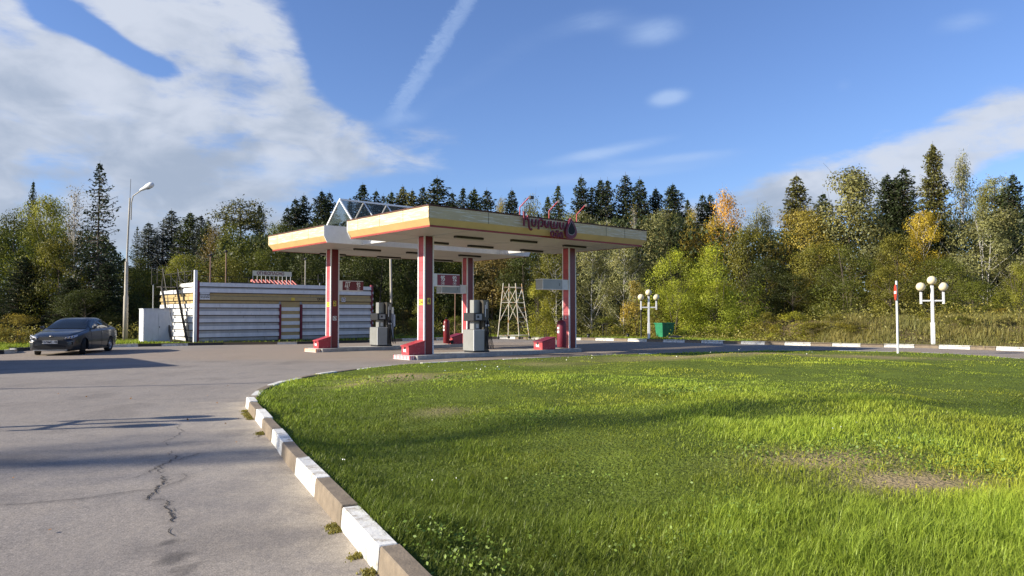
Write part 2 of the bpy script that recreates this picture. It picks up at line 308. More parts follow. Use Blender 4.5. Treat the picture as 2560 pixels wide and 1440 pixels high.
# ------------------------------------------------------------------ ground sheets
def asphalt_mat():
    m=bpy.data.materials.new('asphalt'); m.use_nodes=True; n=m.node_tree; N=n.nodes; L=n.links; b=N['Principled BSDF']; b.inputs['Roughness'].default_value=.88; b.inputs['Specular IOR Level'].default_value=.3
    tc=N.new('ShaderNodeTexCoord')
    def nz(s,d=5,r=.6,st=(1,1,1)):
        mp=N.new('ShaderNodeMapping'); mp.inputs['Scale'].default_value=st; L.new(tc.outputs['Object'],mp.inputs[0]); q=N.new('ShaderNodeTexNoise'); q.inputs['Scale'].default_value=s; q.inputs['Detail'].default_value=d; q.inputs['Roughness'].default_value=r; L.new(mp.outputs[0],q.inputs['Vector']); return q.outputs[0]
    def mr(v,a,b2,c=0,d=1):
        q=N.new('ShaderNodeMapRange'); L.new(v,q.inputs[0]); q.inputs[1].default_value=a; q.inputs[2].default_value=b2; q.inputs[3].default_value=c; q.inputs[4].default_value=d; return q.outputs[0]
    def mx(f,a,c,t='MIX'):
        q=N.new('ShaderNodeMix'); q.data_type='RGBA'; q.blend_type=t
        for i,v in ((0,f),(6,a),(7,c)):
            if isinstance(v,tuple): q.inputs[i].default_value=(*v,1)
            elif isinstance(v,float): q.inputs[i].default_value=v
            else: L.new(v,q.inputs[i])
        return q.outputs[2]
    base=mx(mr(nz(.35,5,.6),.35,.65),(.182,.160,.142),(.258,.230,.204))
    base=mx(mr(nz(2.2,6,.7,(1,.35,1)),.35,.7),base,(.255,.222,.190))
    at=N.new('ShaderNodeAttribute'); at.attribute_name='dust'
    du=N.new('ShaderNodeMath'); du.operation='MULTIPLY'; L.new(at.outputs['Fac'],du.inputs[0]); L.new(mr(nz(1.6,6,.68),.3,.62),du.inputs[1])
    base=mx(du.outputs[0],base,(.41,.35,.27))
    st=N.new('ShaderNodeAttribute'); st.attribute_name='stain'; base=mx(st.outputs['Fac'],base,(.055,.048,.045))
    pt=N.new('ShaderNodeAttribute'); pt.attribute_name='patch'; base=mx(pt.outputs['Fac'],base,(.27,.215,.165))
    grain=mr(nz(90,3,.6),.3,.7,.60,1.42); base=mx(1.,base,grain,'MULTIPLY')
    base=mx(1.,base,mr(nz(22,5,.8),.3,.7,.78,1.22),'MULTIPLY')
    vo=N.new('ShaderNodeTexVoronoi'); vo.inputs['Scale'].default_value=95; L.new(tc.outputs['Object'],vo.inputs['Vector'])
    base=mx(mr(vo.outputs['Distance'],.0,.16,.35,0.),base,(.36,.33,.30))
    L.new(base,b.inputs['Base Color'])
    bp=N.new('ShaderNodeBump'); bp.inputs['Strength'].default_value=.5; bp.inputs['Distance'].default_value=.006; L.new(nz(130,3,.6),bp.inputs['Height'])
    bp2=N.new('ShaderNodeBump'); bp2.inputs['Strength'].default_value=.35; bp2.inputs['Distance'].default_value=.05; L.new(nz(2.5,4,.6),bp2.inputs['Height']); L.new(bp.outputs[0],bp2.inputs['Normal']); L.new(bp2.outputs[0],b.inputs['Normal'])
    return m
CRK=[[(1022,738),(1015,762),(960,790),(905,812),(870,840)],[(1022,770),(1070,750),(1120,742),(1165,725)],[(945,795),(938,845)],[(948,855),(935,905),(900,940),(870,970),(850,1000)],[(918,935),(980,912),(1050,890),(1095,865),(1085,850),(1060,845)],[(0,1022),(100,1018),(200,1013),(380,1000),(560,980),(720,955),(890,935)],[(850,1000),(930,990),(957,1002)],
     [(957,1002),(968,1040),(980,1085),(1002,1105),(995,1130)],[(1002,1160),(1015,1200),(1030,1210)],[(1045,565),(1030,590),(1055,600),(1010,640),(950,660),(960,685)],[(975,745),(990,712)],[(1460,640),(1500,635),(1530,615)],[(760,880),(820,850),(870,838)],[(0,440),(150,435),(300,437),(500,425),(700,415),(900,418),(1100,413),(1400,412)]]
crw=[.010,.006,.007,.012,.005,.006,.006,.013,.009,.006,.006,.010,.005,.007]
def zc(p): return (p[0]*900/2090, 820+p[1]*900/2090)
def asphalt():
    # dense near the camera, coarse further out
    xs=np.unique(np.r_[np.linspace(-90,-30,25),np.linspace(-30,-8,110),np.linspace(-8,3,150),np.linspace(3,30,70),np.linspace(30,70,12)])
    ys=np.unique(np.r_[np.linspace(-60,-2,24),np.linspace(-2,3.5,12),np.linspace(3.5,14,160),np.linspace(14,48,110)])
    X,Y=np.meshgrid(xs,ys); P=np.stack([X.ravel(),Y.ravel()],1); nx,ny=len(xs),len(ys)
    keep=distpoly(P,LAWNR)
    d2=distpoly(P,FARR)
    dust=np.clip(np.exp(-np.maximum(keep-.05,0)/.55)*1.25,0,1)*(P[:,1]<13)+np.exp(-keep/.4)*.5*(P[:,1]>=13)+np.exp(-d2/.5)*.8
    st=np.zeros(len(P))
    for px,py,rx,ry,a in ((425,1358,28,9,.75),(435,1395,22,20,.7),(455,1430,26,22,.55)):
        c=g2(px,py); ex=g2(px+rx,py)[0]-c[0]; ey=(g2(px,py-ry)[1]-g2(px,py+ry)[1])/2
        st=np.maximum(st,a*sstep(1.25-np.sqrt(((P[:,0]-c[0])/ex)**2+((P[:,1]-c[1])/ey)**2)+.8*(fbm(P[:,0],P[:,1],.12,5,3)-.5),0,.5))
    st=np.maximum(st,.22*sstep(fbm(P[:,0],P[:,1],.9,3,5),.58,.72)*(keep>.1))
    pat=sstep(P[:,1],22,26)*sstep(fbm(P[:,0],P[:,1],7,8),.3,.6)*.75
    cl=[np.array([g2(*zc(p)) for p in c]) for c in CRK[:9]]
    near_cr=np.min([distpoly(P,c) for c in cl],axis=0); st=np.maximum(st,.28*np.exp(-(near_cr/.05)**2))
    idx=np.arange(nx*ny).reshape(ny,nx); F=np.stack([idx[:-1,:-1],idx[:-1,1:],idx[1:,1:],idx[1:,:-1]],-1).reshape(-1,4)
    z=(fbm(P[:,0],P[:,1],4,6,2)-.5)*.03*sstep(keep,.2,1.5)*sstep(P[:,1],-5,3)*(P[:,1]<20)-.6*inpoly(P,LAWNR)*sstep(keep,.25,.6)
    me=npmesh('road',np.c_[P,z],F,asphalt_mat(),{'dust':dust,'stain':st,'patch':pat},True)
    tag(obj('road',me),kind='structure')
asphalt()
def strip_mesh(pts,w,jit,z):
    V=[];F=[]
    P=resample(pts,.018); n=len(P); t=np.gradient(P,axis=0); t/=np.linalg.norm(t,axis=1)[:,None]+1e-9; nn=np.stack([-t[:,1],t[:,0]],1)
    off=(vnoise(P[:,0],P[:,1],.035,3)-.5)*jit*1.3+(vnoise(P[:,0],P[:,1],.11,9)-.5)*jit*1.6+(vnoise(P[:,0],P[:,1],.3,5)-.5)*jit*1.5; ww=w*(.6+.8*vnoise(P[:,0],P[:,1],.03,7))*np.minimum(1,np.minimum(np.arange(n),np.arange(n)[::-1])/4+.2)
    C=P+nn*off[:,None]; A=C+nn*ww[:,None]/2; B=C-nn*ww[:,None]/2
    V=np.r_[np.c_[A,np.full(n,z)],np.c_[B,np.full(n,z)]]; i=np.arange(n-1); F=np.stack([i,i+n,i+n+1,i+1],1); return V,F
def cracks():
    Vs=[];Fs=[];k=0
    for c,w in zip(CRK,crw):
        V,F=strip_mesh([g2(*zc(p)) for p in c],w*1.0,.028,.02); Vs.append(V);Fs.append(F+k);k+=len(V)
        if w>.01:
            V,F=strip_mesh([g2(*zc((p[0]+9,p[1]+3))) for p in c],w*.5,.06,.021); Vs.append(V);Fs.append(F+k);k+=len(V)
    V=np.concatenate(Vs); V[:,2]=(fbm(V[:,0],V[:,1],4,6,2)-.5)*.03*sstep(distpoly(V[:,:2],LAWNR),.2,1.5)*(V[:,1]<20)+.005
    tag(obj('road_cracks',npmesh('road_cracks',V,np.concatenate(Fs),mat('crack_dark',(.035,.03,.028),.95))),kind='structure')
cracks()
def grassground(name,c1,c2,c3):
    m=bpy.data.materials.new(name); m.use_nodes=True; n=m.node_tree; N=n.nodes; L=n.links; b=N['Principled BSDF']; b.inputs['Roughness'].default_value=.95; b.inputs['Specular IOR Level'].default_value=.1
    tc=N.new('ShaderNodeTexCoord'); q=N.new('ShaderNodeTexNoise'); q.inputs['Scale'].default_value=2.2; q.inputs['Detail'].default_value=9; q.inputs['Roughness'].default_value=.75; L.new(tc.outputs['Object'],q.inputs['Vector'])
    r=N.new('ShaderNodeValToRGB'); r.color_ramp.elements[0].position=.35; r.color_ramp.elements[1].position=.66; r.color_ramp.elements[0].color=(*c1,1); r.color_ramp.elements[1].color=(*c2,1); L.new(q.outputs[0],r.inputs[0])
    at=N.new('ShaderNodeAttribute'); at.attribute_name='dry'; x=N.new('ShaderNodeMix'); x.data_type='RGBA'; L.new(at.outputs['Fac'],x.inputs[0]); L.new(r.outputs[0],x.inputs[6]); x.inputs[7].default_value=(*c3,1); L.new(x.outputs[2],b.inputs['Base Color'])
    q2=N.new('ShaderNodeTexNoise'); q2.inputs['Scale'].default_value=28; q2.inputs['Detail'].default_value=6; L.new(tc.outputs['Object'],q2.inputs['Vector']); bp=N.new('ShaderNodeBump'); bp.inputs['Strength'].default_value=.9; bp.inputs['Distance'].default_value=.05; L.new(q2.outputs[0],bp.inputs['Height']); L.new(bp.outputs[0],b.inputs['Normal'])
    return m
def lawn():
    B=resample(np.r_[LAWN,LAWN[:1]],.25)[:-1]; B=np.array(B); nb=len(B)
    c=(cen-B); c/=np.linalg.norm(c,axis=1)[:,None]; B=B+c*.10          # starts under the kerb
    ts=np.r_[0,.01,.02,.035,np.linspace(.05,1,55)**1.0]; V=[]
    for t in ts: V.append(B*(1-t)+cen*t)
    P=np.concatenate(V); d=distpoly(P,LAWNR); z=lawn_z(P,d); dr=dry(P)
    i=np.arange(nb); j=(i+1)%nb; F=[]
    for k in range(len(ts)-1): F.append(np.stack([k*nb+i,k*nb+j,(k+1)*nb+j,(k+1)*nb+i],1))
    me=npmesh('lawn_ground',np.c_[P,z],np.concatenate(F),grassground('lawn_soil',(.08,.105,.018),(.13,.17,.025),(.33,.25,.14)),{'dry':dr},True)
    tag(obj('lawn_ground',me),kind='structure')
lawn()
def terrain():
    B=FARR; c=np.array([0.,8.]); o=B-c; o/=np.linalg.norm(o,axis=1)[:,None]; ds=np.r_[-.02,.3,.8,1.5,2.5,4,5.5,7,9,12,16,22,30,42,60,90,140,220,400,900]
    P=np.concatenate([B+o*d for d in ds]); dd=np.repeat(ds,len(B)); z=terrain_z(P[:,0],P[:,1],np.maximum(dd,0)); nb=len(B)
    dr=np.clip(sstep(P[:,0],8,14)*sstep(dd,0,3)*1.1+.25+.5*fbm(P[:,0],P[:,1],2,5),0,1)*(.3+.7*sstep(P[:,0],-8,6)); i=np.arange(nb-1)
    F=np.concatenate([np.stack([k*nb+i,k*nb+i+1,(k+1)*nb+i+1,(k+1)*nb+i],1) for k in range(len(ds)-1)])
    tag(obj('ground',npmesh('ground',np.c_[P,z],F,grassground('verge_soil',(.04,.055,.014),(.075,.085,.025),(.16,.12,.06)),{'dry':dr},True)),kind='structure')
    q=[( -1500,-1500),(1500,-1500),(1500,1500),(-1500,1500)]
    MB().add([(x,y,-.12) for x,y in q],[(0,1,2,3)]).build('outer_ground',M['soil'])['kind']='structure'
terrain()
# ------------------------------------------------------------------ kerbs
def kerb(name,P,w,h,h0,mats,lens,side,gap=.012,slope=.02,jit=.01):
    """stones one after another along P; side=+1: stone lies left of the line"""
    d=np.r_[0,np.cumsum(np.linalg.norm(np.diff(P,axis=0),axis=1))]; tot=d[-1]; s=0; k=0; out=[MB() for _ in mats]
    while s<tot-.2:
        l=lens[k%len(lens)]; e=min(s+l,tot); m=int(max(1,round((e-s)/.5)))
        q=[np.array([np.interp(t,d,P[:,0]),np.interp(t,d,P[:,1])]) for t in np.linspace(s+gap,e-gap,m+1)]
        dz=random.uniform(-jit,jit); off=random.uniform(-jit,jit)
        for a,b in zip(q[:-1],q[1:]):
            t=(q[-1]-q[0])/np.linalg.norm(q[-1]-q[0]); n=np.array([-t[1],t[0]])*side
            a0=a+n*off;b0=b+n*off; ai=a+n*(w+off);bi=b+n*(w+off)
            lo=[(*a0,-.1),(*b0,-.1),(*bi,-.1),(*ai,-.1)]; hi=[(*(a0+n*slope),h+dz),(*(b0+n*slope),h+dz),(*bi,h+dz),(*ai,h+dz)]
            out[k%len(mats)].hexa(lo,hi)
        s=e;k+=1
    ob=None
    for o_,m in zip(out,mats):
        if not o_.v: continue
        me=o_.build(name,m,bevel=.008 if w<.2 else 0); tag(me,kind='structure')
i0=0
KN=np.array(behind[::1]+near); KN=catmull(KN,4)
# align joints with the photographed ones: a joint lies at near[0]; stones run both ways from it
A=catmull(near,4); pre=np.array([near[0]+d0*t for t in np.linspace(0,9,10)])
kerb('kerb_stones',A,.145,.16,.16,[M['kwhite'],M['kbeige']],[1.0],-1)
kerb('kerb_stones',pre,.145,.16,.16,[M['kbeige'],M['kwhite']],[1.0],1)
Bq=catmull([near[-1]+np.array([0,.02]),bend[0],bend[1],bend[2],bend[3]],5)
kerb('kerb_stones',Bq,.17,.085,.1,[M['kbeige'],M['kwhite'],M['kbeige'],M['kwhite'],M['kwhite']],[.9,1.0,1.0],-1,jit=.02)
Cq=catmull(bend[3:],5); kerb('kerb_stones',Cq,.16,.07,.07,[M['kbeige'],M['kwhite'],M['conc']],[1.0,.9,1.1],-1,jit=.012)
ia=[i for i,p in enumerate(FARC) if p[0]>-8 and p[1]>30][0]; kerb('verge_kerb_stones',FARC[ia:],.3,.15,.15,[M['kwhite'],M['kbeige']],[1.25,.95],1)
ib=[i for i,p in enumerate(FARC) if p[0]>-21.2 and p[1]>33][0]; ic=[i for i,p in enumerate(FARC) if p[0]>-16 and p[1]>33][0]
kerb('verge_kerb_stones',FARC[ib:ic+1],.2,.13,.15,[M['kwhite'],M['kdark']],[1.2,1.0],1)
kerb('verge_kerb_stones',FARC[:ib+1],.2,.15,.15,[M['kdark'],M['kwhite'],M['conc']],[1.1],1)
kerb('verge_kerb_stones',FARC[ic:ia+1],.2,.12,.15,[M['kdark'],M['kbeige'],M['kwhite'],M['kdark']],[1.4,2.6,1.0],1)
# ------------------------------------------------------------------ canopy
SA=.7227; SO=np.array([-2.5596,22.783]); sX=np.array([math.cos(SA),math.sin(SA)]); sY=np.array([-math.sin(SA),math.cos(SA)])
LB_,LA_,ZS,CH,ZF,ZT=10.44,4.98,4.283,.142,4.529,4.931; FA0=6.77; CB=(1.469+.2,8.711+.2); CA=(2.422+.2,9.294+.2)
def at_a(x,y,a): d=ray(x,y); t=(a+SO@sY)/(d[:2]@sY); p=np.array([0,0,H])+t*d; q=p[:2]-SO; return (q@sX,a,p[2])
def at_b(x,y,b): d=ray(x,y); t=(b+SO@sX)/(d[:2]@sX); p=np.array([0,0,H])+t*d; q=p[:2]-SO; return (b,q@sY,p[2])
def at_z(x,y,z): p=G(x,y,z)[:2]-SO; return (p@sX,p@sY,z)
def st_loc(b,a,z=0): p=SO+b*sX+a*sY; return (p[0],p[1],z)
def station():
    T=empty('petrol_station_canopy',st_loc(0,0),SA,'twin flat roofed canopy with peeling cream and yellow edges on four red tiled columns','canopy')
    def roof(a0,a1,front,back):
        b0,b1=0.,LB_; fa=a0-(CH if front else 0); ba=a1+(CH if back else 0)
        MB().box(b0+.0,b1,a0,a1,ZS,ZS+.03).build('soffit',M['soffit'],T)
        MB().box(b0-CH+.05,b1+CH-.05,fa+.05,ba-.05,ZT-.16,ZT-.12).build('roof_deck',M['grey'],T)
        segs=[('l',1),('r',1),('f',front),('b',back)]
        up,ye,tr,fl,wh=MB(),MB(),MB(),MB(),MB()
        def quadstrip(p_lo,p_hi,q_lo,q_hi,tgt,th):     # panel between two profile corners on the four ends
            tgt.add([*p_lo,*p_hi,*q_hi,*q_lo][:4] if False else [p_lo,q_lo,q_hi,p_hi],[(0,1,2,3)])
        def side(P,Q,n):                                # P,Q: (outer xy at corner1, inner xy at corner1)
            (po,pi),(qo,qi)=P,Q; nn=np.array(n)*.02
            def slab(mb,plo,phi,qlo,qhi,zlo,zhi,o=0.):
                v=[]
                for (xy,z) in ((plo,zlo),(qlo,zlo),(qhi,zhi),(phi,zhi)): v.append((*(np.array(xy)+nn*o),z))
                w=[(*(np.array(p[:2])-np.array(n)*.03),p[2]) for p in v]
                mb.add(v+w,[(0,1,2,3),(7,6,5,4),(0,4,5,1),(1,5,6,2),(2,6,7,3),(3,7,4,0)])
            slab(up,po,po,qo,qo,ZF,ZT-.03)
            slab(ye,pi,po,qi,qo,ZS+.045,ZF,-.1)
            slab(tr,pi,pi,qi,qi,ZS-.012,ZS+.045,.3)
            slab(fl,po,po,qo,qo,ZT-.03,ZT+.015,.6)
        A0,A1=a0,a1; oa0,oa1=fa,ba
        side(((b0-CH,oa0),(b0,A0)),((b0-CH,oa1),(b0,A1)),(-1,0)); side(((b1+CH,oa0),(b1,A0)),((b1+CH,oa1),(b1,A1)),(1,0))
        if front: side(((b0-CH,oa0),(b0,A0)),((b1+CH,oa0),(b1,A0)),(0,-1))
        if back: side(((b0-CH,oa1),(b0,A1)),((b1+CH,oa1),(b1,A1)),(0,1))
        prof=[(b0,ZS-.005),(b1,ZS-.005),(b1+CH,ZF),(b1+CH,ZT),(b0-CH,ZT),(b0-CH,ZF)]
        if not back: wh.prism(prof,'y',a1-.02,a1+.012)
        if not front: wh.prism(prof,'y',a0-.012,a0+.02)
        # sheet joints
        js=MB()
        for bb in (2.25,4.1,6.0,8.1,9.2):
            if front: MB().box(bb,bb+.012,fa-.006,fa,ZF,ZT-.03).build('sheet_joint',M['dsteel'],T)
        for aa in np.arange(a0+1.3,a1-.3,1.45): MB().box(b0-CH-.006,b0-CH,aa,aa+.012,ZF,ZT-.03).build('sheet_joint',M['dsteel'],T)
        up.build('fascia_sheet',M['cream'],T); ye.build('yellow_fascia_band',M['yellow'],T); tr.build('red_edge_trim',M['trimred'],T); fl.build('roof_flashing',M['rust'],T); wh.build('white_side_panel',M['white'],T)
    roof(0,LA_,True,False); roof(FA0,FA0+LA_,False,True)
    for bb in (1.52,8.62): MB().box(bb,bb+.2,LA_+.013,FA0-.013,ZS,ZT-.05).build('cross_beam',M['white'],T)
    sj=MB()
    for bb in (1.66,5.2,8.74): sj.box(bb,bb+.015,.05,LA_-.02,ZS-.006,ZS+.01); sj.box(bb,bb+.015,FA0+.05,FA0+LA_-.05,ZS-.006,ZS+.01)
    sj.box(.05,LB_-.05,2.6,2.61,ZS-.004,ZS+.01); sj.box(.05,LB_-.05,9.4,9.41,ZS-.004,ZS+.01); sj.build('soffit_joint',M['grey'],T)
    # columns
    for ci,(b,a) in enumerate([(CB[0],CA[0]),(CB[1],CA[0]),(CB[0],CA[1]),(CB[1],CA[1])]):
        c=MB(); h=.185
        c.box(b-h,b+h,a-h,a+h,.14,ZS); col=c.build('column',M['maroon'],T)
        e=MB()
        for sx in(-1,1):
            for sy in(-1,1): x0=b+sx*.205;y0=a+sy*.205; e.box(min(x0,x0-sx*.05),max(x0,x0-sx*.05),min(y0,y0-sy*.05),max(y0,y0-sy*.05),.14,ZS-.002)
        e.build('corner_trim',M['white'],col)
        for nm,fx,fy in (('l',-1,0),('f',0,-1),('r',1,0),('k',0,1)):
            t=MB(); 
            for k in range(14):
                z0=.15+k*.293; z1=min(z0+.286,ZS-.004)
                if fx: t.box(*sorted((b+fx*.183,b+fx*.196)),a-.153,a+.153,z0,z1)
                else: t.box(b-.153,b+.153,*sorted((a+fy*.183,a+fy*.196)),z0,z1)
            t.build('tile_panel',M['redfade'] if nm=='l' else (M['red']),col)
        def stick(w,z,h_,txt,face,col_m=M['stickY'],tm=M['black'],ts=.15,off=0.):
            if face=='f':
                s=MB().box(b-w/2+off,b+w/2+off,a-.202,a-.196,z-h_/2,z+h_/2).build('sticker',col_m,col)
                if txt: text(txt,ts,tm,col,(b+off,a-.205,z),(R_(90),0,0),extrude=.002,sx=.8,weight=.004)
            else:
                s=MB().box(b-.202,b-.196,a-w/2-off,a+w/2-off,z-h_/2,z+h_/2).build('sticker',col_m,col)
                if txt: text(txt,ts,tm,col,(b-.205,a-off,z),(R_(90),0,R_(-90)),extrude=.002,sx=.8,weight=.004)
        if ci==0: stick(.13,2.0,.22,'4','f',ts=.24); stick(.115,1.96,.2,'3','l',off=-.064,ts=.2); stick(.115,1.96,.2,'4','l',off=.062,ts=.2)
        if ci==2:
            stick(.13,2.0,.22,'2','f',ts=.24); stick(.115,1.96,.2,'1','l',off=-.064,ts=.2); stick(.115,1.96,.2,'2','l',off=.062,ts=.2)
            stick(.17,1.38,.18,None,'f',M['white']); text('\u00d8',.2,M['black'],col,(b,a-.206,1.38),(R_(90),0,0),extrude=.002)
        if ci==1: stick(.07,1.4,.12,'!','l',M['white'],M['red'],.12,off=-.01)
    # ceiling lights
    segs=[(1129.5,1215,592),(1172,1231,614.5),(1272,1348,601),(1296,1363,625),(1402,1471,614),(1062,1111,604.5)]
    segF=[(880,957,622.6),(938.6,1006,641.5),(1018,1075,631),(803,860,634),(1088,1124,649),(1143,1206,638)]
    for sg,(amin,amax) in ((segs,(.4,4.6)),(segF,(7.1,11.3))):
        for x0,x1,y in sg:
            p=at_z((x0+x1)/2,y,ZS); bb=p[0]; aa=min(max(p[1],amin),amax)
            l=MB().box(bb-.62,bb+.62,aa-.075,aa+.075,ZS-.075,ZS-.004).build('ceiling_light',M['dsteel'],T)
            MB().box(bb-.59,bb+.59,aa-.055,aa+.055,ZS-.1,ZS-.075).build('diffuser',M['soffit'],l)
    # glass gable
    g=empty('glass_gable',(0,0,0)); g.parent=T
    b0,b1,aL,aM,aR,z0,z1=.1,10.3,5.03,6.0,6.98,4.96,5.83
    gl=MB()
    for aa in (aL,aR): gl.add([(b0,aa,z0),(b1,aa,z0),(b1,aM,z1),(b0,aM,z1)],[(0,1,2,3)])
    for bb in (b0+.02,b1-.02): gl.add([(bb,aL,z0),(bb,aR,z0),(bb,aM,z1)],[(0,1,2)])
    gl.build('glass_pane',M['glass'],g)
    fr=MB(); r=.035
    for bb in np.linspace(b0,b1,11):
        for aa in (aL,aR): fr.tube([(bb,aa,z0),(bb,aM,z1)],r if bb in(b0,b1) else .026,4,smooth=False)
    bs=np.linspace(b0,b1,8)
    fr.tube([(b0,aM,z1+.02),(b1,aM,z1+.02)],.045,4,smooth=False)
    for aa in (aL,aR): fr.tube([(b0,aa,z0-.02),(b1,aa,z0-.02)],.04,4,smooth=False)
    fr.build('gable_frame',M['white'],g)
    return T
station()
# roof floodlights, lettering sign
def floodlight(px,py,label):
    b,a,z=at_a(px,py,.05); T=empty('roof_floodlight',st_loc(b,.08,ZT-.02),SA,label,'floodlight','floodlights along the roof edge over the lettering')
    MB().tube([(0,0,-.05),(0,0,.34),(.27,-.22,.72)],.022,6).build('bent_bracket',M['redbox'],T)
    l=MB().box(.22,.38,-.32,-.2,.63,.74).build('lamp_head',M['dsteel'],T,bevel=.01); MB().box(.235,.365,-.325,-.32,.64,.73).build('lamp_glass',M['black'],l)
floodlight(1301,538,'leftmost bent red floodlight on the canopy edge, beside the tall first letter')
floodlight(1374,545,'middle bent red floodlight on the canopy edge, above the middle of the lettering')
floodlight(1443,555,'rightmost bent red floodlight on the canopy edge, right of the drop emblem')
def logo():
    T=empty('roof_lettering',st_loc(0,0),SA,'maroon cursive Cyrillic lettering with a black drop emblem on the canopy edge','sign')
    def q(p): return (1240+p[0]/10.667,500+p[1]/10.667)
    def stroke(pts,name='letter',r=.034,m=None):
        P=[at_a(*q(p),-.25) for p in pts]
        if len(P)>2: P=[tuple(v) for v in catmull(np.array(P),4)]
        o=MB().tube(P,r,8); o.lathe([(0,-.0),(r,0)],P[0],6)
        me=o.build(name,m or M['maroon'],T); return me
    def letter(strokes,name='letter'):
        o=MB()
        for pts in strokes:
            P=[at_a(*q(p),-.25) for p in pts]
            if len(P)>2: P=[tuple(v) for v in catmull(np.array(P),5)]
            o.tube(P,.038,8)
        return o.build(name,M['maroon'],T)
    letter([[(745,305),(748,500),(745,690)],[(850,400),(840,470),(770,505)],[(770,490),(850,510),(875,590),(880,690),(905,770),(930,790),(955,775)]])
    letter([[(965,505),(963,600),(975,665),(1012,690),(1050,665),(1062,600),(1066,510)]])
    letter([[(1135,785),(1135,680),(1135,600),(1155,545),(1200,522),(1245,555),(1255,620),(1240,680),(1200,702)]])
    letter([[(1308,545),(1308,640),(1325,705),(1355,725),(1388,700),(1400,640),(1405,555)]])
    letter([[(1468,560),(1468,660),(1480,725),(1510,742),(1540,725),(1552,660),(1556,575)],[(1552,660),(1560,735),(1590,752),(1625,735),(1640,670),(1642,580)]])
    letter([[(1708,590),(1708,680),(1720,745),(1750,768),(1785,745),(1796,680),(1798,600)]])
    letter([[(1510,840),(1475,865),(1468,910),(1480,955),(1510,975),(1542,955),(1550,910),(1540,865),(1510,840)]])
    letter([[(1600,870),(1600,930),(1612,975),(1635,990),(1658,975),(1668,930),(1668,870)],[(1605,825),(1635,845),(1665,825)]])
    letter([[(1712,1000),(1712,930),(1722,880),(1742,868),(1762,885),(1772,930),(1772,1010)]])
    # drop
    def drop(cx,y0,y1,w,dy,th,name,m):
        pts=[]; n=26
        for k in range(n):
            t=2*math.pi*k/n; s=math.sin(t/2)
            x=cx+w*math.sin(t)*s**1.35*-1; y=y0+(y1-y0)*(1-math.cos(t))/2
            pts.append(at_a(*q((x,y)),-.25))
        P=[(p[0],p[2]) for p in pts]
        return MB().prism(P,'y',dy-th,dy).build(name,m,T)
    drop(1985,480,1035,205,-.2,.1,'drop_emblem',M['maroon']); drop(1985,568,942,134,-.295,.012,'drop_rim',M['grey']); drop(1985,590,925,122,-.306,.012,'drop_centre',M['rubber'])
    MB().tube([at_a(*q((790,560)),-.18),at_a(*q((1880,700)),-.18)],.012,5).tube([at_a(*q((1440,620)),-.18),at_a(*q((1460,880)),-.2)],.012,5).build('mounting_rail',M['grey'],T)
logo()
# islands
def island(b0,b1,a0,a1,cm,label):
    T=empty('fuel_island',st_loc(b0,a0),SA,label,'fuel island','raised fuel islands under the canopy')
    MB().box(.22,b1-b0,0,a1-a0,-.02,.14).build('concrete_plinth',M['conc'],T,bevel=.02)
    w=a1-a0; MB().box(0,.218,.12,w-.12,-.02,.138).build('end_block',M['white'],T,bevel=.02)
    s=MB(); k=0
    n=12
    for i in range(n):
        y=.12+(w-.24)*(i+.12)/n; s.box(-.004,.02,y,y+(w-.24)/n*.5,.01,.137)
    for i in range(3): s.box(.02+i*.07,.05+i*.07,.1145,.14,.01,.137)
    s.build('painted_stripes',cm,T)
island(.62,8.9,1.9,3.2,M['redfade'],'near concrete fuel island with a red and white striped end')
island(.62,8.9,8.75,10.05,M['orange'],'far concrete fuel island with an orange and white striped end')
# price boxes
def numcirc(n,x,z,T,pn,ts=.13):
    c=MB(); k=20
    for i in range(k):
        a,b=2*math.pi*i/k,2*math.pi*(i+1)/k
        c.add([(x+.075*math.cos(a),-.012,z+.075*math.sin(a)),(x+.075*math.cos(b),-.012,z+.075*math.sin(b)),(x+.063*math.cos(b),-.012,z+.063*math.sin(b)),(x+.063*math.cos(a),-.012,z+.063*math.sin(a))],[(0,1,2,3)])
    c.build('number_ring',M['white'],pn); text(n,ts,M['white'],pn,(x,-.014,z),(R_(90),0,0),extrude=.002,weight=.003)
def pricesign(a,txt,n,label,mm):
    T=empty('price_sign',st_loc(1.88,a-.2,2.54),SA,label,'price sign','price boxes hung from the canopy columns')
    MB().box(0,.14,.0,.42,0,.44).build('mounting_bracket',M['white'],T); MB().box(.14,1.14,.0,.42,0,.44).build('sign_box',M['white'],T)
    p=MB().box(.145,1.135,-.01,0,.03,.41).build('sign_face',mm,T)
    text(txt[0],.25,M['white'],p,(.38,-.013,.27),(R_(90),0,0),extrude=.003,sx=.72,weight=.008); text(txt[1],.25,M['white'],p,(.90,-.013,.27),(R_(90),0,0),extrude=.003,sx=.72,weight=.008)
    numcirc(n,.38,.1,T,p); numcirc(n,.90,.1,T,p)
pricesign(CA[0],('95','92'),'4','faded maroon sign box reading 95 and 92 on the nearest canopy column',M['sign'])
pricesign(CA[1],('\u0414\u0422','92'),'2','red sign box reading \u0414\u0422 and 92 on the left rear canopy column',M['red'])
def blankbox(a,label):
    T=empty('blank_price_box',st_loc(7.2,a-.2,2.54),SA,label,'sign box','price boxes hung from the canopy columns')
    MB().box(1.1,1.5,.04,.38,.0,.42).build('mounting_bracket',M['white'],T)
    b=MB().box(0,1.098,.0,.42,.02,.40).build('grey_panel',M['stain'],T); MB().box(-.01,1.1,-.01,.43,0,.02).box(-.01,1.1,-.01,.43,.40,.42).box(-.008,.01,-.008,.01,.02,.4).build('white_edging',M['white'],T)
    MB().box(.93,.955,-.004,0,.15,.27).build('number_mark',M['black'],b)
blankbox(CA[0],'blank grey sign box on the right front canopy column'); blankbox(CA[1],'blank grey sign box on the rear column partly behind the maroon sign')
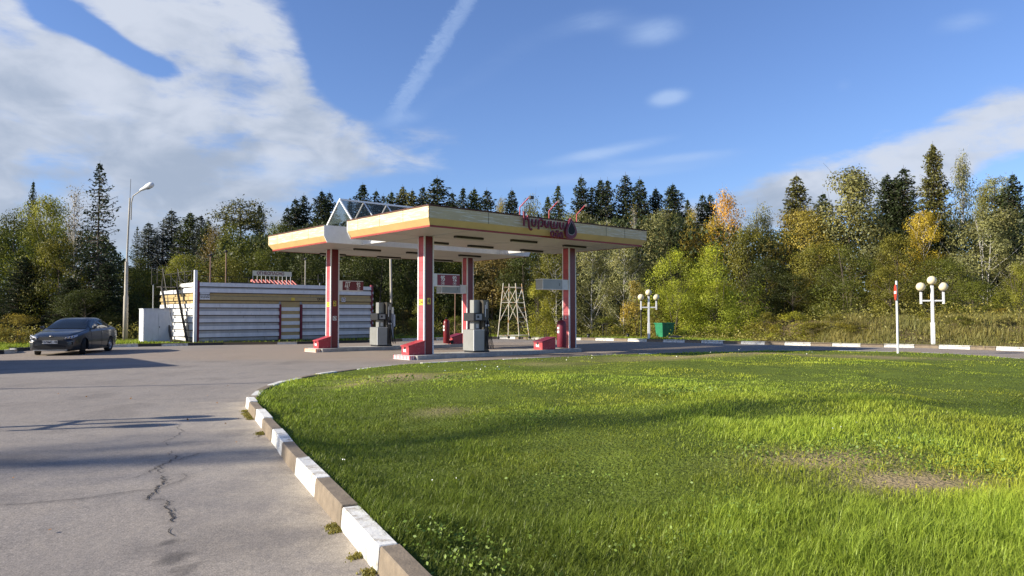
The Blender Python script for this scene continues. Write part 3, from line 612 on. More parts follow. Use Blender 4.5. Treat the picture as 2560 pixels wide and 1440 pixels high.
# dispensers
def pump(b,a,label):
    T=empty('fuel_dispenser',st_loc(b,a,.14),SA,label,'fuel dispenser','steel fuel dispensers on the islands')
    MB().box(.04,.78,.06,.62,0,.06).build('base_plinth',M['black'],T)
    cb=MB().box(0,.50,.0,.66,.06,.84).build('lower_cabinet',M['stain'],T,bevel=.012); MB().box(-.004,.012,-.004,.012,.07,.83).box(.012,.52,-.004,.0,.815,.83).build('cabinet_edging',M['white'],cb)
    MB().box(.24,.52,.3,.55,.84,1.93).build('upper_body',M['stain'],T,bevel=.01)
    MB().box(.34,.46,.292,.298,.88,1.05).build('notice_sheet',M['white'],T)
    d=MB().box(.03,.47,.04,.66,1.15,1.45).build('display_head',M['black'],T,bevel=.015); MB().box(.12,.40,.034,.04,1.2,1.4).build('display_screen',M['grey'],d); MB().box(.18,.28,.028,.034,1.26,1.35).build('display_digits',M['black'],d)
    m=MB().box(.53,.78,.1,.6,.03,1.93); tw=m.build('hose_tower',M['mast'],T,bevel=.01)
    s=MB(); 
    for i,x in enumerate((.56,.63,.70)): s.box(x,x+.035,.092,.098,.1,1.6)
    s.box(.78,.785,.15,.4,.1,1.8); s.build('hose_recess',M['black'],tw)
    MB().box(.67,.70,.088,.098,1.6,1.85).box(.60,.63,.088,.098,1.3,1.75).build('white_strip',M['white'],tw)
    for k,(x,y) in enumerate(((.57,.05),(.68,.05),(.72,.68))):
        n=MB().tube([(x,y,1.18),(x+.02,y-.05,1.05),(x+.03,y-.1,1.0)],[.02,.022,.012],6).box(x-.02,x+.04,y-.05,y+.02,.98,1.16).build('nozzle',M['black'],T)
        MB().box(x-.015,x+.03,y-.06,y-.05,.96,1.03).build('nozzle_guard',M['white'],n)
    hs=MB()
    for k,(x,o) in enumerate(((.60,0),(.70,.03),(.78,.08))): 
        P=catmull(np.array([(x,.05,1.0),(x+.02,-.02,.6),(x+.03+o*.5,-.08,.25),(x+.06+o*.6,-.04,.12),(x+.05+o*.5,.04,.35),(x+.05,.12,1.1),(x+.03,.12,1.88)]),6); hs.tube([tuple(p) for p in P],.012,6)
    hs.build('hose',M['rubber'],T)
pump(3.5,2.2,'nearer steel fuel dispenser, standing beside the maroon 95 92 sign column')
pump(3.62,9.1,'farther steel fuel dispenser, on the rear island in front of the striped siding building')
# sand boxes
def sandbox(b,a,l,w,label,lid=None,rise=1):
    T=empty('fire_sand_box',st_loc(b,a,.14),SA,label,'sand box','red sand boxes on the fuel islands')
    h0,h1=.31,.48
    MB().prism([(0,0),(l,0),(l,h1-.02),(0,h0-.02)],'y',0,w).build('box_body',M['redbox'],T,bevel=.006)
    ld=MB().prism([(-.03,h0-.02),(l+.01,h1-.02),(l+.01,h1+.015),(-.03,h0+.015)],'y',-.02,w+.02).build('sloping_lid',lid or M['redbox'],T)
    MB().box(-.012,0,w*.45,w*.62,h0-.12,h0-.01).build('hasp',M['black'],T); MB().box(-.006,0,w*.38,w*.72,h0-.2,h0-.1).build('paper_label',M['white'],T)
sandbox(.80,2.36,.66,.46,'faded red sand box with sloping lid against the nearest column')
sandbox(.9,9.2,.56,.46,'red sand box with sloping lid against the left rear column')
sandbox(at_a(1356,870,2.05)[0],2.05,.72,.5,'bright red sand box with a dark lid at the right front column',M['maroon'])
sandbox(at_a(1131,855,9.1)[0],9.1,.62,.5,'dark red sand box behind the nearer dispenser, beside the wheeled red cylinder',M['maroon'])
def extinguisher(p,h,r,label,m,cart=True):
    T=empty('wheeled_extinguisher',p,SA,label,'fire extinguisher')
    MB().lathe([(0,0),(r*.9,0),(r,.04),(r,h*.86),(r*.85,h*.94),(r*.4,h),(0,h)],(0,0,.04),18).build('cylinder',m,T)
    MB().lathe([(.03,0),(.03,.1),(.05,.1),(.05,.13),(0,.13)],(0,0,h),8).build('valve',M['black'],T)
    MB().box(-r*1.0-.004,-r*.92,-.05,.05,h*.7,h*.78).box(-r-.004,-r*.92,-.05,.05,h*.56,h*.65).build('paper_label',M['white'],T)
    if cart:
        for y in(-.12,.12): MB().lathe([(0,-.02),(.09,-.02),(.1,0),(.09,.02),(0,.02)],(r+.08,y,.1),14,'y').build('cart_wheel',M['rubber'],T)
        MB().tube([(r+.08,-.12,.1),(r+.08,.12,.1)],.012,6).tube([(r+.08,0,.1),(r+.02,0,.5),(r+.02,0,h)],.012,6).build('cart_frame',M['red'],T)
    MB().tube([(0,.0,h+.1),(.1,.05,h*.9),(r+.03,.04,h*.5),(r+.03,.02,.2)],.012,6).build('discharge_hose',M['black'],T)
extinguisher(st_loc(at_a(1116,855,9.1)[0],9.1,.14),1.12,.15,'tall red extinguisher cylinder on a wheeled cart beside the dark red sand box',M['red'])
extinguisher(st_loc(at_a(1404,855,2.45)[0],2.45,.14),1.12,.19,'maroon covered extinguisher behind the bright red sand box at the right front column',M['maroon'],False)
MB().tube([(0,0,0),(.05,.1,.6),(.0,.12,1.0)],.02,5).build('bundled_pipe_stand',M['dsteel'],None,loc=st_loc(6.8,10.5,.0)) if False else None
# ------------------------------------------------------------------ storage enclosure
BO=g2(490,862); BAng=R_(40.0); bX=np.array([math.cos(BAng),math.sin(BAng)]); bY=np.array([-math.sin(BAng),math.cos(BAng)])
def b_x(px,py=780):                     # distance along the front at an image column
    d=ray(px,py); A=np.array([[bX[0],-d[0]],[bX[1],-d[1]]]); return np.linalg.solve(A,-BO)[0]
def b_y(px,py=780):
    d=ray(px,py); A=np.array([[bY[0],-d[0]],[bY[1],-d[1]]]); return np.linalg.solve(A,-BO)[0]
def b_at(px,py,y):                      # on a plane parallel to the front, y metres behind it -> local x,z
    d=ray(px,py); o=BO+bY*y; t=(o@bY)/(d[:2]@bY); p=np.array([0,0,H])+t*d; return (p[:2]-BO)@bX,p[2]
def bloc(x,y,z=0): p=BO+x*bX+y*bY; return (p[0],p[1],z)
LX=b_x(930); LY=min(b_y(403),9.5)
def building():
    T=empty('tank_enclosure',bloc(0,0),BAng,'low flat roofed enclosure clad in white and ochre horizontal siding with dark red corner posts','building')
    rows=[(3.2,3.0,'w',1),(3.0,2.89,'w',0),(2.89,2.69,'w',1),(2.69,2.52,'o',0),(2.5,2.3,'o',1),(2.3,2.13,'o',0)]
    z=2.11
    while z>.3: rows+=[(z,z-.2,'w',1),(z-.2,z-.38,'w',0)]; z-=.385
    d0,d1=b_x(697),b_x(750)
    def siding(segs,axis,top=9,low=-9):
        for (s0,s1) in segs:
            W_,O_,Q_,K_=MB(),MB(),MB(),MB()
            for zt,zb,c,p in rows:
                if zt>top or zb<low: continue
                mb=(W_ if p else Q_) if c=='w' else O_; o=.06 if p else .0; zb2=zb+.0
                if p:
                    kp=[(-.012,zb-.001),(.0,zb-.001),(.0,zb-.04),(-.012,zb-.04)]  # dark strip stands in for the shade under each plank
                    if axis=='x': K_.prism(kp,'x',s0,s1)
                    else: K_.box(-.012,0,s0,s1,zb-.045,zb-.001)
                pr=[(-.02-o+ (0.02 if p else 0),zt),(.02,zt),(.02,zb2),(-.02-o,zb2)] if p else [(-.0,zt-.001),(.02,zt-.001),(.02,zb2+.001),(-.0,zb2+.001)]
                if axis=='x': mb.prism(pr,'x',s0,s1)
                else: mb.prism([(q[0],q[1]) for q in pr],'y',s0,s1) if False else mb.add([(q[0],s0,q[1]) for q in pr]+[(q[0],s1,q[1]) for q in pr],[(0,1,2,3),(7,6,5,4),(0,4,5,1),(1,5,6,2),(2,6,7,3),(3,7,4,0)])
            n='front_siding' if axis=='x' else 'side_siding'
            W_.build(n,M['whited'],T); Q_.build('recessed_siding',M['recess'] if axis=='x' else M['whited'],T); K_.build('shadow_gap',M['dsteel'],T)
            if O_.v: O_.build('ochre_siding_band',M['ochre'],T)
    def pr_front(s0,s1,top): pass
    siding([(.12,d0)],'x',9); siding([(d1+.12,LX-.1)],'x',9)
    # band above the door
    W_,O_=MB(),MB()
    siding([(d0+.001,d1+.119)],'x',9,2.29)
    ys=b_y(452); siding([(.12,ys)],'y',9); siding([(ys+.001,LY)],'y',2.95)
    MB().box(.03,LX-.1,.03,.12,.02,3.1).box(.03,.12,.12,LY,.02,2.9).box(LX-.15,LX-.03,.03,LY,.02,3.1).box(.12,LX-.1,LY-.1,LY,.02,2.9).build('wall',M['grey'],T)
    MB().box(.1,LX-.1,.1,LY-.1,2.75,2.85).build('roof',M['dsteel'],T)
    MB().box(.0,LX,-.03,.02,-.1,.14).box(-.03,.02,.02,LY,-.1,.14).build('dark_plinth',M['dsteel'],T)
    seams=MB(); rr=random.Random(4)
    for k,(zt,zb,c,p) in enumerate(rows):
        for _ in range(3): x=rr.uniform(.6,LX-.6); 
        for _ in range(3):
            x=rr.uniform(.6,LX-.6)
            if d0-.1<x<d1+.2 and zt<2.4: continue
            seams.box(x,x+.008,-.055 if p else -.006,0,zb+.01,zt-.005)
    seams.build('siding_seam',M['dsteel'],T)
    MB().box(0,.12,-.07,.05,.05,3.28).build('red_corner_post',M['maroon'],T)
    pc=MB().box(LX-.1,LX+.03,-.08,.1,.05,3.3).build('red_corner_post',M['maroon'],T); s=MB()
    for k in range(7): s.box(LX-.0,LX+.034,-.084,-.03,.6+k*.36,.74+k*.36)
    s.build('white_post_mark',M['white'],pc)
    MB().box(-.14,-.0,-.09,.06,0,3.82).build('white_corner_pole',M['white'],T)
    MB().box(LX-.1,LX,.1,LY,.05,3.2).build('end_siding',M['whited'],T)
    # door
    for x in (d0,d1): MB().box(x,x+.11,-.09,.02,.05,2.1).build('red_door_post',M['maroon'],T)
    dr=MB().box(d0+.13,d1-.02,.0,.03,.1,2.28).build('door',M['ochre'],T); s=MB()
    for k in range(5): s.box(d0+.14,d1-.03,-.04,.0,.2+k*.385,.4+k*.385)
    s.build('white_door_slat',M['white'],dr)
    # writing on the ochre band
    x,_=b_at(845,747,0); x0,_=b_at(792,747,0)
    text('\u041e\u0413\u041d\u0415\u041e\u041f\u0410\u0421\u041d\u041e',.2,M['dsteel'],T,(x0-.02,-.09,2.4),(R_(90),0,0),align='LEFT',sx=.95,extrude=.003,weight=.004)
    xs,_=b_at(857,748,0); s=MB().box(xs-.12,xs+.12,-.094,-.084,2.28,2.52).build('no_smoking_sign',M['white'],T); text('\u00d8',.26,M['maroon'],s,(xs,-.097,2.4),(R_(90),0,0),extrude=.002)
    xy,_=b_at(731,746,0); MB().box(xy-.1,xy+.1,-.09,-.084,2.32,2.48).build('yellow_notice',M['stickY'],T)
    # tiled hut roof behind the parapet
    x0,_=b_at(640,705,2.5); x1,z1=b_at(742,709,2.5); z1=3.18
    h=MB()
    n=8
    for k in range(n):
        a0,a1=k/n,(k+1)/n; y0,y1=1.9+a0*1.2,1.9+a1*1.2; za,zb=3.0+a0*.5,3.0+a1*.5
        h.add([(x0-.3+a0*.3+.0,y0,za+.045),(x1+.3-a0*.3,y0,za+.045),(x1+.3-a1*.3,y1,zb+.0),(x0-.3+a1*.3,y1,zb)],[(0,1,2,3)])
        h.add([(x0-.3+a0*.3,y0,za-.02),(x1+.3-a0*.3,y0,za-.02),(x1+.3-a0*.3,y0,za+.045),(x0-.3+a0*.3,y0,za+.045)],[(0,1,2,3)])
    rb=np.arange(x0,x1,.22)
    for xx in rb: h.tube([(xx,1.92,3.06),(xx,3.1,3.56)],.045,6)
    h.box(x0-.02,x1+.02,3.06,3.3,3.44,3.56)
    rt=h.build('tiled_hut_roof',M['tile'],T)
    MB().box(x0,x1,1.95,3.2,2.8,3.05).build('hut_wall',M['grey'],T)
    MB().box(x0-2.0,x0+.4,.9,1.0,3.2,3.3).box(x1+.5,x1+2.4,.9,1.0,3.15,3.24).build('dark_roof_edge',M['dsteel'],T)
    # railing
    r=MB()
    for (xa,ya,xb,yb) in ((.1,LY-.3,LX-.3,LY-.3),(.1,1.2,.1,LY-.3)):
        r.tube([(xa,ya,3.85),(xb,yb,3.85)],.015,5); n=int(max(abs(xb-xa),abs(yb-ya))/1.1)
        for k in range(n+1): t=k/n; x,y=xa+(xb-xa)*t,ya+(yb-ya)*t; r.tube([(x,y,2.8),(x,y,3.85)],.018,5)
    r.build('roof_railing',M['dsteel'],T)
building()
def signboard():
    x0,z0=b_at(632,693,1.6); x1,z1=b_at(729.5,680,1.6)
    T=empty('flammable_sign',bloc(x0,1.6,0),BAng,'long cream sign board lettered \u041e\u0413\u041d\u0415\u041e\u041f\u0410\u0421\u041d\u041e on thin posts above the tiled hut','sign'); w=x1-x0; zb=z1-.28
    b=MB().box(0,w,0,.03,zb,z1).build('board',M['kbeige'] if False else mat('cream_board',(.74,.66,.48),.6),T); text('\u041e\u0413\u041d\u0415\u041e\u041f\u0410\u0421\u041d\u041e',.23,M['maroon'],b,(w*.45,-.004,(zb+z1)/2),(R_(90),0,0),extrude=.003,sx=.98,weight=.006)
    p=MB()
    for k in range(10): p.box(w*k/9.3+.01,w*k/9.3+.03,.03,.05,2.85,zb+.1)
    p.build('support_post',M['whited'],T)
signboard()
def waterpond():
    x0,z1=b_at(500,731,-.06); x1,z0=b_at(524,749,-.06); T=empty('fire_pond_sign',bloc(x0,-.08,z0),BAng,'small white sign lettered \u041f\u041e\u0416\u0410\u0420\u041d\u042b\u0419 \u0412\u041e\u0414\u041e\u0401\u041c on the siding beside the red corner post','sign')
    w,h=x1-x0,z1-z0; b=MB().box(0,w,-.01,.0,0,h).build('plate',M['white'],T)
    text('\u041f\u041e\u0416\u0410\u0420\u041d\u042b\u0419',.115,M['black'],b,(w/2,-.013,h*.66),(R_(90),0,0),extrude=.002,sx=.7,weight=.003); text('\u0412\u041e\u0414\u041e\u0415\u041c',.115,M['black'],b,(w/2,-.013,h*.32),(R_(90),0,0),extrude=.002,sx=.85,weight=.003)
waterpond()
def vent(px,ptop,yy,label,cap=True,m='brownpipe',r=.035):
    x,z=b_at(px,ptop,yy); T=empty('vent_pipe',bloc(x,yy,2.8),BAng,label,'vent pipe','tank vent pipes rising from the enclosure')
    MB().tube([(0,0,-.1),(0,0,z-2.8)],r,7).build('pipe',M[m],T)
    if cap: MB().lathe([(0,0),(.09,.02),(.1,.08),(.05,.13),(0,.14)],(0,0,z-2.8-.05),8).tube([(-.16,0,z-2.85),(0,0,z-2.8)],.03,6).build('vent_cap',M['dsteel'],T)
vent(526.5,638,2.2,'leftmost rusty vent pipe with a dark cap, just right of the white corner pole'); vent(565.5,629,2.2,'tallest rusty vent pipe with a dark cap, left of the tiled hut roof'); vent(763.5,648,2.2,'thin pale vent pipe right of the tiled hut roof',True,'ltconc',.03)
def frame(px0,px1,y0,y1,yy,pole,label):
    x0,zt=b_at(px0,y0,yy); x1,zb=b_at(px1,y1,yy); T=empty('frame_stand',bloc(x0,yy,0),BAng,label,'frame'); w=x1-x0
    f=MB(); t=.022
    for z in (zb,zt,(zb+zt)/2+.05 if pole else zt): f.tube([(0,0,z),(w,0,z+(.06 if pole else 0))],t,5)
    f.tube([(0,0,zb),(0,0,zt)],t,5).tube([(w,0,zb+.06*bool(pole)),(w,0,zt+.06*bool(pole))],t,5).build('frame_bars',M['dsteel'],T)
    MB().tube([(w*.3,0,0 if pole else 2.8),(w*.3,0,zb)],.03,6).build('pole',M['grey'],T)
frame(380,393,667,712,-.2+LY*.5 if False else LY,True,'empty steel frame on a grey pole left of the enclosure roof'); frame(795.5,809,687,707,2.0,False,'small empty steel frame on the roof behind the left canopy column')
def stairs():
    T=empty('steel_stair',bloc(-.3,0,0),BAng,'dark steel maintenance stair with thin handrails leaning against the white side wall','stair')
    y0,y1=b_y(487,850)*.0+.25,2.35; zt=3.05
    for x in (-.0,-.75): MB().add([(x-.035,y0,.02),(x+.035,y0,.02),(x+.035,y0+.22,.02),(x-.035,y0+.22,.02),(x-.035,y1,zt),(x+.035,y1,zt),(x+.035,y1+.22,zt),(x-.035,y1+.22,zt)],[(0,3,2,1),(4,5,6,7),(0,1,5,4),(1,2,6,5),(2,3,7,6),(3,0,4,7)]).build('stringer',M['dsteel'],T)
    s=MB()
    for k in range(12): t=(k+.7)/12.5; y=y0+(y1-y0)*t; z=zt*t; s.box(-.74,-.01,y-.01,y+.16,z,z+.02)
    s.build('tread',M['dsteel'],T)
    for x in (0,-.75):
        r=MB().tube([(x,y0+.05,.95),(x,y1,zt+.95),(x,y1+.1,zt)],.016,5)
        for t in (.05,.5,.95): r.tube([(x,y0+(y1-y0)*t,zt*t),(x,y0+(y1-y0)*t,zt*t+.95)],.014,5)
        r.build('handrail',M['dsteel'],T)
    MB().box(-.8,.3,y1,y1+.9,zt-.04,zt).build('landing',M['dsteel'],T)
stairs()
def cabinet():
    c=g2(357,857,.13); a=BAng-R_(4); X=np.array([math.cos(a),math.sin(a)]); d=ray(432,800); w=np.linalg.solve(np.array([[X[0],-d[0]],[X[1],-d[1]]]),-c)[0]
    T=empty('utility_cabinet',(c[0],c[1],.1),a,'large plain white metal cabinet with double doors on the verge beside the enclosure','cabinet')
    h=D(357,772.5,c[1])[2]-.1
    MB().box(0,w,0,1.15,.04,h).build('body',M['cab'],T,bevel=.01); MB().box(.05,w-.05,.05,1.1,-.1,.04).build('base',M['dsteel'],T)
    MB().box(-.02,w+.02,-.03,1.17,h,h+.03).build('roof_sheet',M['cab'],T)
    for x0,x1 in ((.02,w*.505),(w*.515,w-.02)): MB().box(x0,x1,-.02,-.0005,.06,h-.2).build('door',M['cab'],T,bevel=.004)
    MB().box(w*.535,w*.56,-.035,-.02,h*.45,h*.49).build('lock',M['black'],T)
cabinet()
# ------------------------------------------------------------------ lamps, posts, signs
def zat(px,py,p): return D(px,py,p[1])[2]
def roadlamp():
    p=G(313,852,.13); T=empty('street_lamp',(p[0],p[1],.1),0,'tall rust streaked street lamp on a stepped concrete pole between the car and the cabinet','street lamp')
    z1=zat(316,700,p)-.1; z2=zat(320,600,p)-.1; z3=zat(321,495,p)-.1
    MB().lathe([(0,0),(.13,0),(.12,zat(313,745,p)),(.095,zat(313,745,p)+.05),(.085,z1*1.3)],n=10).build('concrete_pole',M['ltconc'],T)
    lean=.12
    MB().tube([(0,0,z1),(lean*.4,0,z2),(lean,0,z3)],[.06,.05,.045],8).tube([(lean+.08,0,z3-1.2),(lean+.09,0,z3-.25),(lean+.2,-.05,z3+.1),(lean+.65,-.12,z3+.38),(lean+.9,-.2,z3+.5)],.03,7).build('steel_pole',M['ltconc'],T)
    hd=MB(); c=np.array([lean+1.0,-.22,z3+.55])
    a=Vector((1,-.2,.42)).normalized()
    P=[Vector(c)+a*t for t in (-.42,-.3,-.1,.1,.3,.42,.47)]; hd.tube(P,[.05,.08,.10,.15,.16,.11,.03],10); o=hd.build('lamp_head',M['white'],T)
    P=[Vector(c)+a*t+Vector((0,0,-.06)) for t in (.0,.15,.35)]; MB().tube(P,[.08,.12,.06],8).build('lamp_glass',M['grey'],o)
    MB().tube([(lean,0,z3-.1),(lean+.03,0,z3+1.05)],.012,5).build('lightning_rod',M['dsteel'],T)
roadlamp()
def globe(s=1.):
    T=empty('globe_lamp')
    MB().box(-.045,.045,-.045,.045,0,2.42).build('post',M['white'],T); MB().box(-.06,.06,-.06,.06,0,.9).build('post_sleeve',M['white'],T); MB().box(-.43,-.046,-.03,.03,1.76,1.82).box(.046,.43,-.03,.03,1.76,1.82).build('cross_arm',M['white'],T)
    for x in (-.43,.43): MB().box(x-.035,x+.035,-.035,.035,1.66,2.16).build('upright',M['white'],T)
    for x,z in ((-.43,2.36),(0,2.62),(.43,2.36)):
        n=12; MB().lathe([(.178*math.sin(math.pi*k/n)+1e-4,-.178*math.cos(math.pi*k/n)) for k in range(n+1)],(x,0,z),20).build('globe',M['globe'],T); MB().lathe([(.0,0),(.06,0),(.07,.05),(0,.05)],(x,0,z-.205),10).build('globe_collar',M['dsteel'],T)
    return T
GL=globe(); p=G(1622.3,848,.13); GL.location=(p[0],p[1],.13); tag(GL,'white triple globe lamp beside the green waste container','globe lamp','white triple globe lamps')
g2_=copy_tree(GL); p=G(2333,861.5,.13); g2_.location=(p[0],p[1],.13); g2_.scale=(1.12,1.12,1.12); tag(g2_,'white triple globe lamp before the dry grass bank, right of the no entry sign'); g2_.rotation_euler=(0,0,R_(-8))
def noentry():
    p=G(2245,882.5,.08); zt=zat(2244,702,p); zc_=zat(2243,731,p)
    T=empty('no_entry_sign',(p[0],p[1],.0),0,'no entry sign seen almost edge on, on a white post at the lawn edge','road sign')
    MB().tube([(0,0,0),(-.005,0,zt)],.038,10).build('post',M['white'],T)
    v=math.degrees(math.atan2(p[0],p[1])); az=v-90-9; n=Vector((math.sin(R_(az)),math.cos(R_(az)),0)); rz=math.atan2(n.x,-n.y)  # local -Y faces n
    d=empty('disc',(0,0,zc_)); d.parent=T; d.rotation_euler=(0,0,rz)
    bpy.data.objects.remove(d)
    def disc(r,y0,y1,name,m,pa=None):
        o=MB().lathe([(0,y0),(r,y0),(r,y1),(0,y1)],(0,0,0),28,'y',smooth=False).build(name,m,pa or T); 
        if pa is None: o.location=(0,0,zc_); o.rotation_euler=(0,0,rz)
        return o
    b=disc(.31,-.05,-.045,'disc',M['grey']); disc(.305,-.054,-.0505,'red_face',mat('sign_red',(.60,.07,.04),.4),b); MB().box(-.22,.22,-.058,-.0545,-.05,.05).build('white_bar',M['white'],b)
    disc(.3,-.0445,-.02,'back_rim',M['dsteel'],b)
noentry()
def container():
    p=G(1638,846,.13); a=R_(25); T=empty('waste_container',(p[0]+.40,p[1]-.1,.15),a,'open topped green metal waste container tapering to its base','waste container')
    w,d,h=.86,.76,.86
    lo=[(.08,.08,.06),(w-.08,.08,.06),(w-.08,d-.08,.06),(.08,d-.08,.06)]; hi=[(0,0,h),(w,0,h),(w,d,h),(0,d,h)]
    b=MB(); b.add(lo+hi,[(0,3,2,1),(0,1,5,4),(1,2,6,5),(2,3,7,6),(3,0,4,7)]); b.build('bin_body',M['green'],T)
    MB().box(-.03,w+.03,-.03,.0,h-.04,h+.02).box(-.03,w+.03,d,d+.03,h-.04,h+.02).box(-.03,0,0,d,h-.04,h+.02).box(w,w+.03,0,d,h-.04,h+.02).build('rim',M['green'],T)
    s=MB()
    for x in (.25,.55): s.add([(x-.02,-.01+.0,h-.04),(x+.02,-.01,h-.04),(x+.02,.07,.1),(x-.02,.07,.1)],[(0,1,2,3)])
    s.build('side_rib',M['green'],T)
    for x in(.15,w-.15):
        for y in (.15,d-.15): MB().lathe([(0,-.02),(.05,-.02),(.05,.02),(0,.02)],(x,y,.02),10,'y').build('caster',M['rubber'],T)
container()
def bag():
    p=G(1697,848,.13); bm=bmesh.new(); bmesh.ops.create_icosphere(bm,subdivisions=3,radius=.3)
    for v in bm.verts: k=1+.25*math.sin(7*v.co.x+3)*math.cos(9*v.co.y); v.co=Vector((v.co.x*1.5*k,v.co.y*.9,max(v.co.z*.42*k,-.08)))
    me=bpy.data.meshes.new('rubbish_bag'); bm.to_mesh(me); bm.free(); me.materials.append(M['black']); tag(obj('rubbish_bag',me,None,(p[0],p[1]+.3,.2)),'flattened black rubbish bag lying right of the green container','rubbish bag')
bag()
for px,lab in ((1471,'left of two short black bollards by the verge kerb, nearer the right column'),(1570,'right of two short black bollards by the verge kerb, nearer the globe lamp')):
    p=G(px,845,.13); T=empty('bollard',(p[0],p[1],.13),0,lab,'bollard','short black bollards on the verge'); MB().lathe([(0,0),(.07,0),(.085,.2),(0,.2)],n=10).build('stump',M['black'],T); MB().lathe([(.0,0),(.12,0),(.12,.05),(0,.06)],(0,0,.2),12).build('cap',M['rubber'],T)
def thinpost(px,pb,pt,r,m,name,lab,cat='post'):
    p=G(px,pb,.13); o=MB().tube([(0,0,0),(0,0,zat(px,pt,p)-.13)],r,6); o.lathe([(0,0),(r*1.8,0),(r*1.8,.03),(0,.03)],(0,0,zat(px,pt,p)-.13),6); o=o.build(name,M[m],None,loc=(p[0],p[1],.13)); tag(o,lab,cat)
thinpost(1603,847,768,.035,'dsteel','dark_post','dark slim post just left of the globe lamp by the green container')
thinpost(1507.5,844,812,.025,'dsteel','short_post','short slim dark post between the two black bollards')
def midpole():
    p=G(979,846,.13); T=empty('lamp_pole',(p[0],p[1],.13),0,'slim pale pole with a grey sleeved foot rising behind the farther dispenser','pole'); zt=zat(975,612,p)+.2
    MB().tube([(-.02,0,1.4),(-.11,0,zt)],.065,8).build('pole',M['ltconc'],T); z=zat(978,768,p)-.13; MB().box(-.11,.11,-.11,.11,0,z).build('foot_sleeve',M['grey'],T)
    MB().box(.12,.2,-.05,.05,.7,1.4).build('junction_box',M['cab'],T)
midpole()
p=G(1137,852,.13); T=empty('rod_bundle',(p[0],p[1],.13),0,'thin rusty rods propped by the kerb behind the dark red sand box','rods')
MB().tube([(0,0,0),(.02,0,zat(1137,735,p))],.025,5).tube([(-.1,.1,0),(.04,0,1.0)],.015,5).tube([(.25,0,0),(.0,.05,.8),(.35,.1,.7),(.45,.1,0)],.015,5).tube([(.5,0,.0),(.5,0,.85),(.15,0,.85)],.018,5).build('rod',M['brownpipe'],T)
def tower():
    A=g2(1244.7,846,.13); k=1834/A[1]
    def pt(zx,zy,base):                                   # lean of each leg as measured
        return None
    B0=[(0,0),(1.24,0),(1.85,.95),(.6,.95)]; T0=[(.31,.1),(1.05,.1),(1.42,.85),(.66,.85)]; h=3.0
    T=empty('scaffold_tower',(A[0],A[1],.13),0,'tapering white mobile scaffold tower with crossed braces standing on the verge','scaffold')
    def P(i,t): b,q=B0[i],T0[i]; return (b[0]+(q[0]-b[0])*t,b[1]+(q[1]-b[1])*t,.12+h*t)
    for i in range(4): MB().tube([P(i,0),P(i,1.04)],.028,7).build('leg',M['tower'],T)
    r=MB()
    for t in (.015,.96): 
        for i in range(4): r.tube([P(i,t),P((i+1)%4,t)],.02,6)
    r.tube([P(0,.66),P(1,.66)],.026,6).tube([P(3,.66),P(2,.66)],.02,6).build('rail',M['tower'],T)
    for f in ((0,1),(3,2)):
        b=MB()
        for (t0,t1) in ((.28,.92),):
            b.tube([P(f[0],t0),P(f[1],t1)],.02,6).tube([P(f[1],t0),P(f[0],t1)],.02,6)
        b.build('cross_brace',M['tower'],T)
    MB().tube([P(0,.66),P(3,.97)],.016,5).tube([P(1,.64),P(2,.95)],.02,5).tube([P(1,.6),P(2,.25)],.02,5).build('side_brace',M['tower'],T)
    l=MB()
    for k2 in range(9): t=.18+k2*.095; l.tube([P(1,t),P(2,t)],.014,5)
    for k2 in range(4): t=.4+k2*.15; l.tube([P(0,t),P(3,t)],.01,5)
    l.build('rung',M['grey'],T)
    for i in range(4): x,y,_=P(i,0); MB().lathe([(0,-.02),(.07,-.025),(.085,0),(.07,.025),(0,.02)],(x+.03,y,.03),12,'y').build('caster',M['rubber'],T)
tower()
# ------------------------------------------------------------------ things left of the frame that cast the shadows on the road
q=copy_tree(GL); q.location=(-10.23,9.16,.0); q.rotation_euler=(0,0,R_(80)); tag(q,'white triple globe lamp left of the photographed road')
q=copy_tree([o for o in bpy.data.objects if o.name=='street_lamp'][0]); q.location=(-20.,12.6,0); tag(q,'tall street lamp standing left of the road beside the flat roofed kiosk')
def kiosk():
    T=empty('kiosk',(-17.7,19.9,0),SA,'flat roofed white operator kiosk left of the parked car','kiosk')
    MB().box(-8,-.3,.3,5.3,0,3.1).build('wall',M['whited'],T); MB().box(-8.3,0,0,5.6,3.1,3.5).build('roof',M['yellow'],T)
    for y in (.9,2.9): w=MB().box(-.3,-.27,y,y+1.4,1.0,2.3).build('window',M['white'],T); MB().box(-.27,-.26,y+.08,y+1.32,1.08,2.22).build('pane',M['cglass'],w)
    d=MB().box(-3.2,-2.2,.26,.3,.05,2.15).build('door',M['grey'],T); MB().box(-2.35,-2.3,.2,.26,1.0,1.1).build('handle',M['steel'],d)
kiosk()
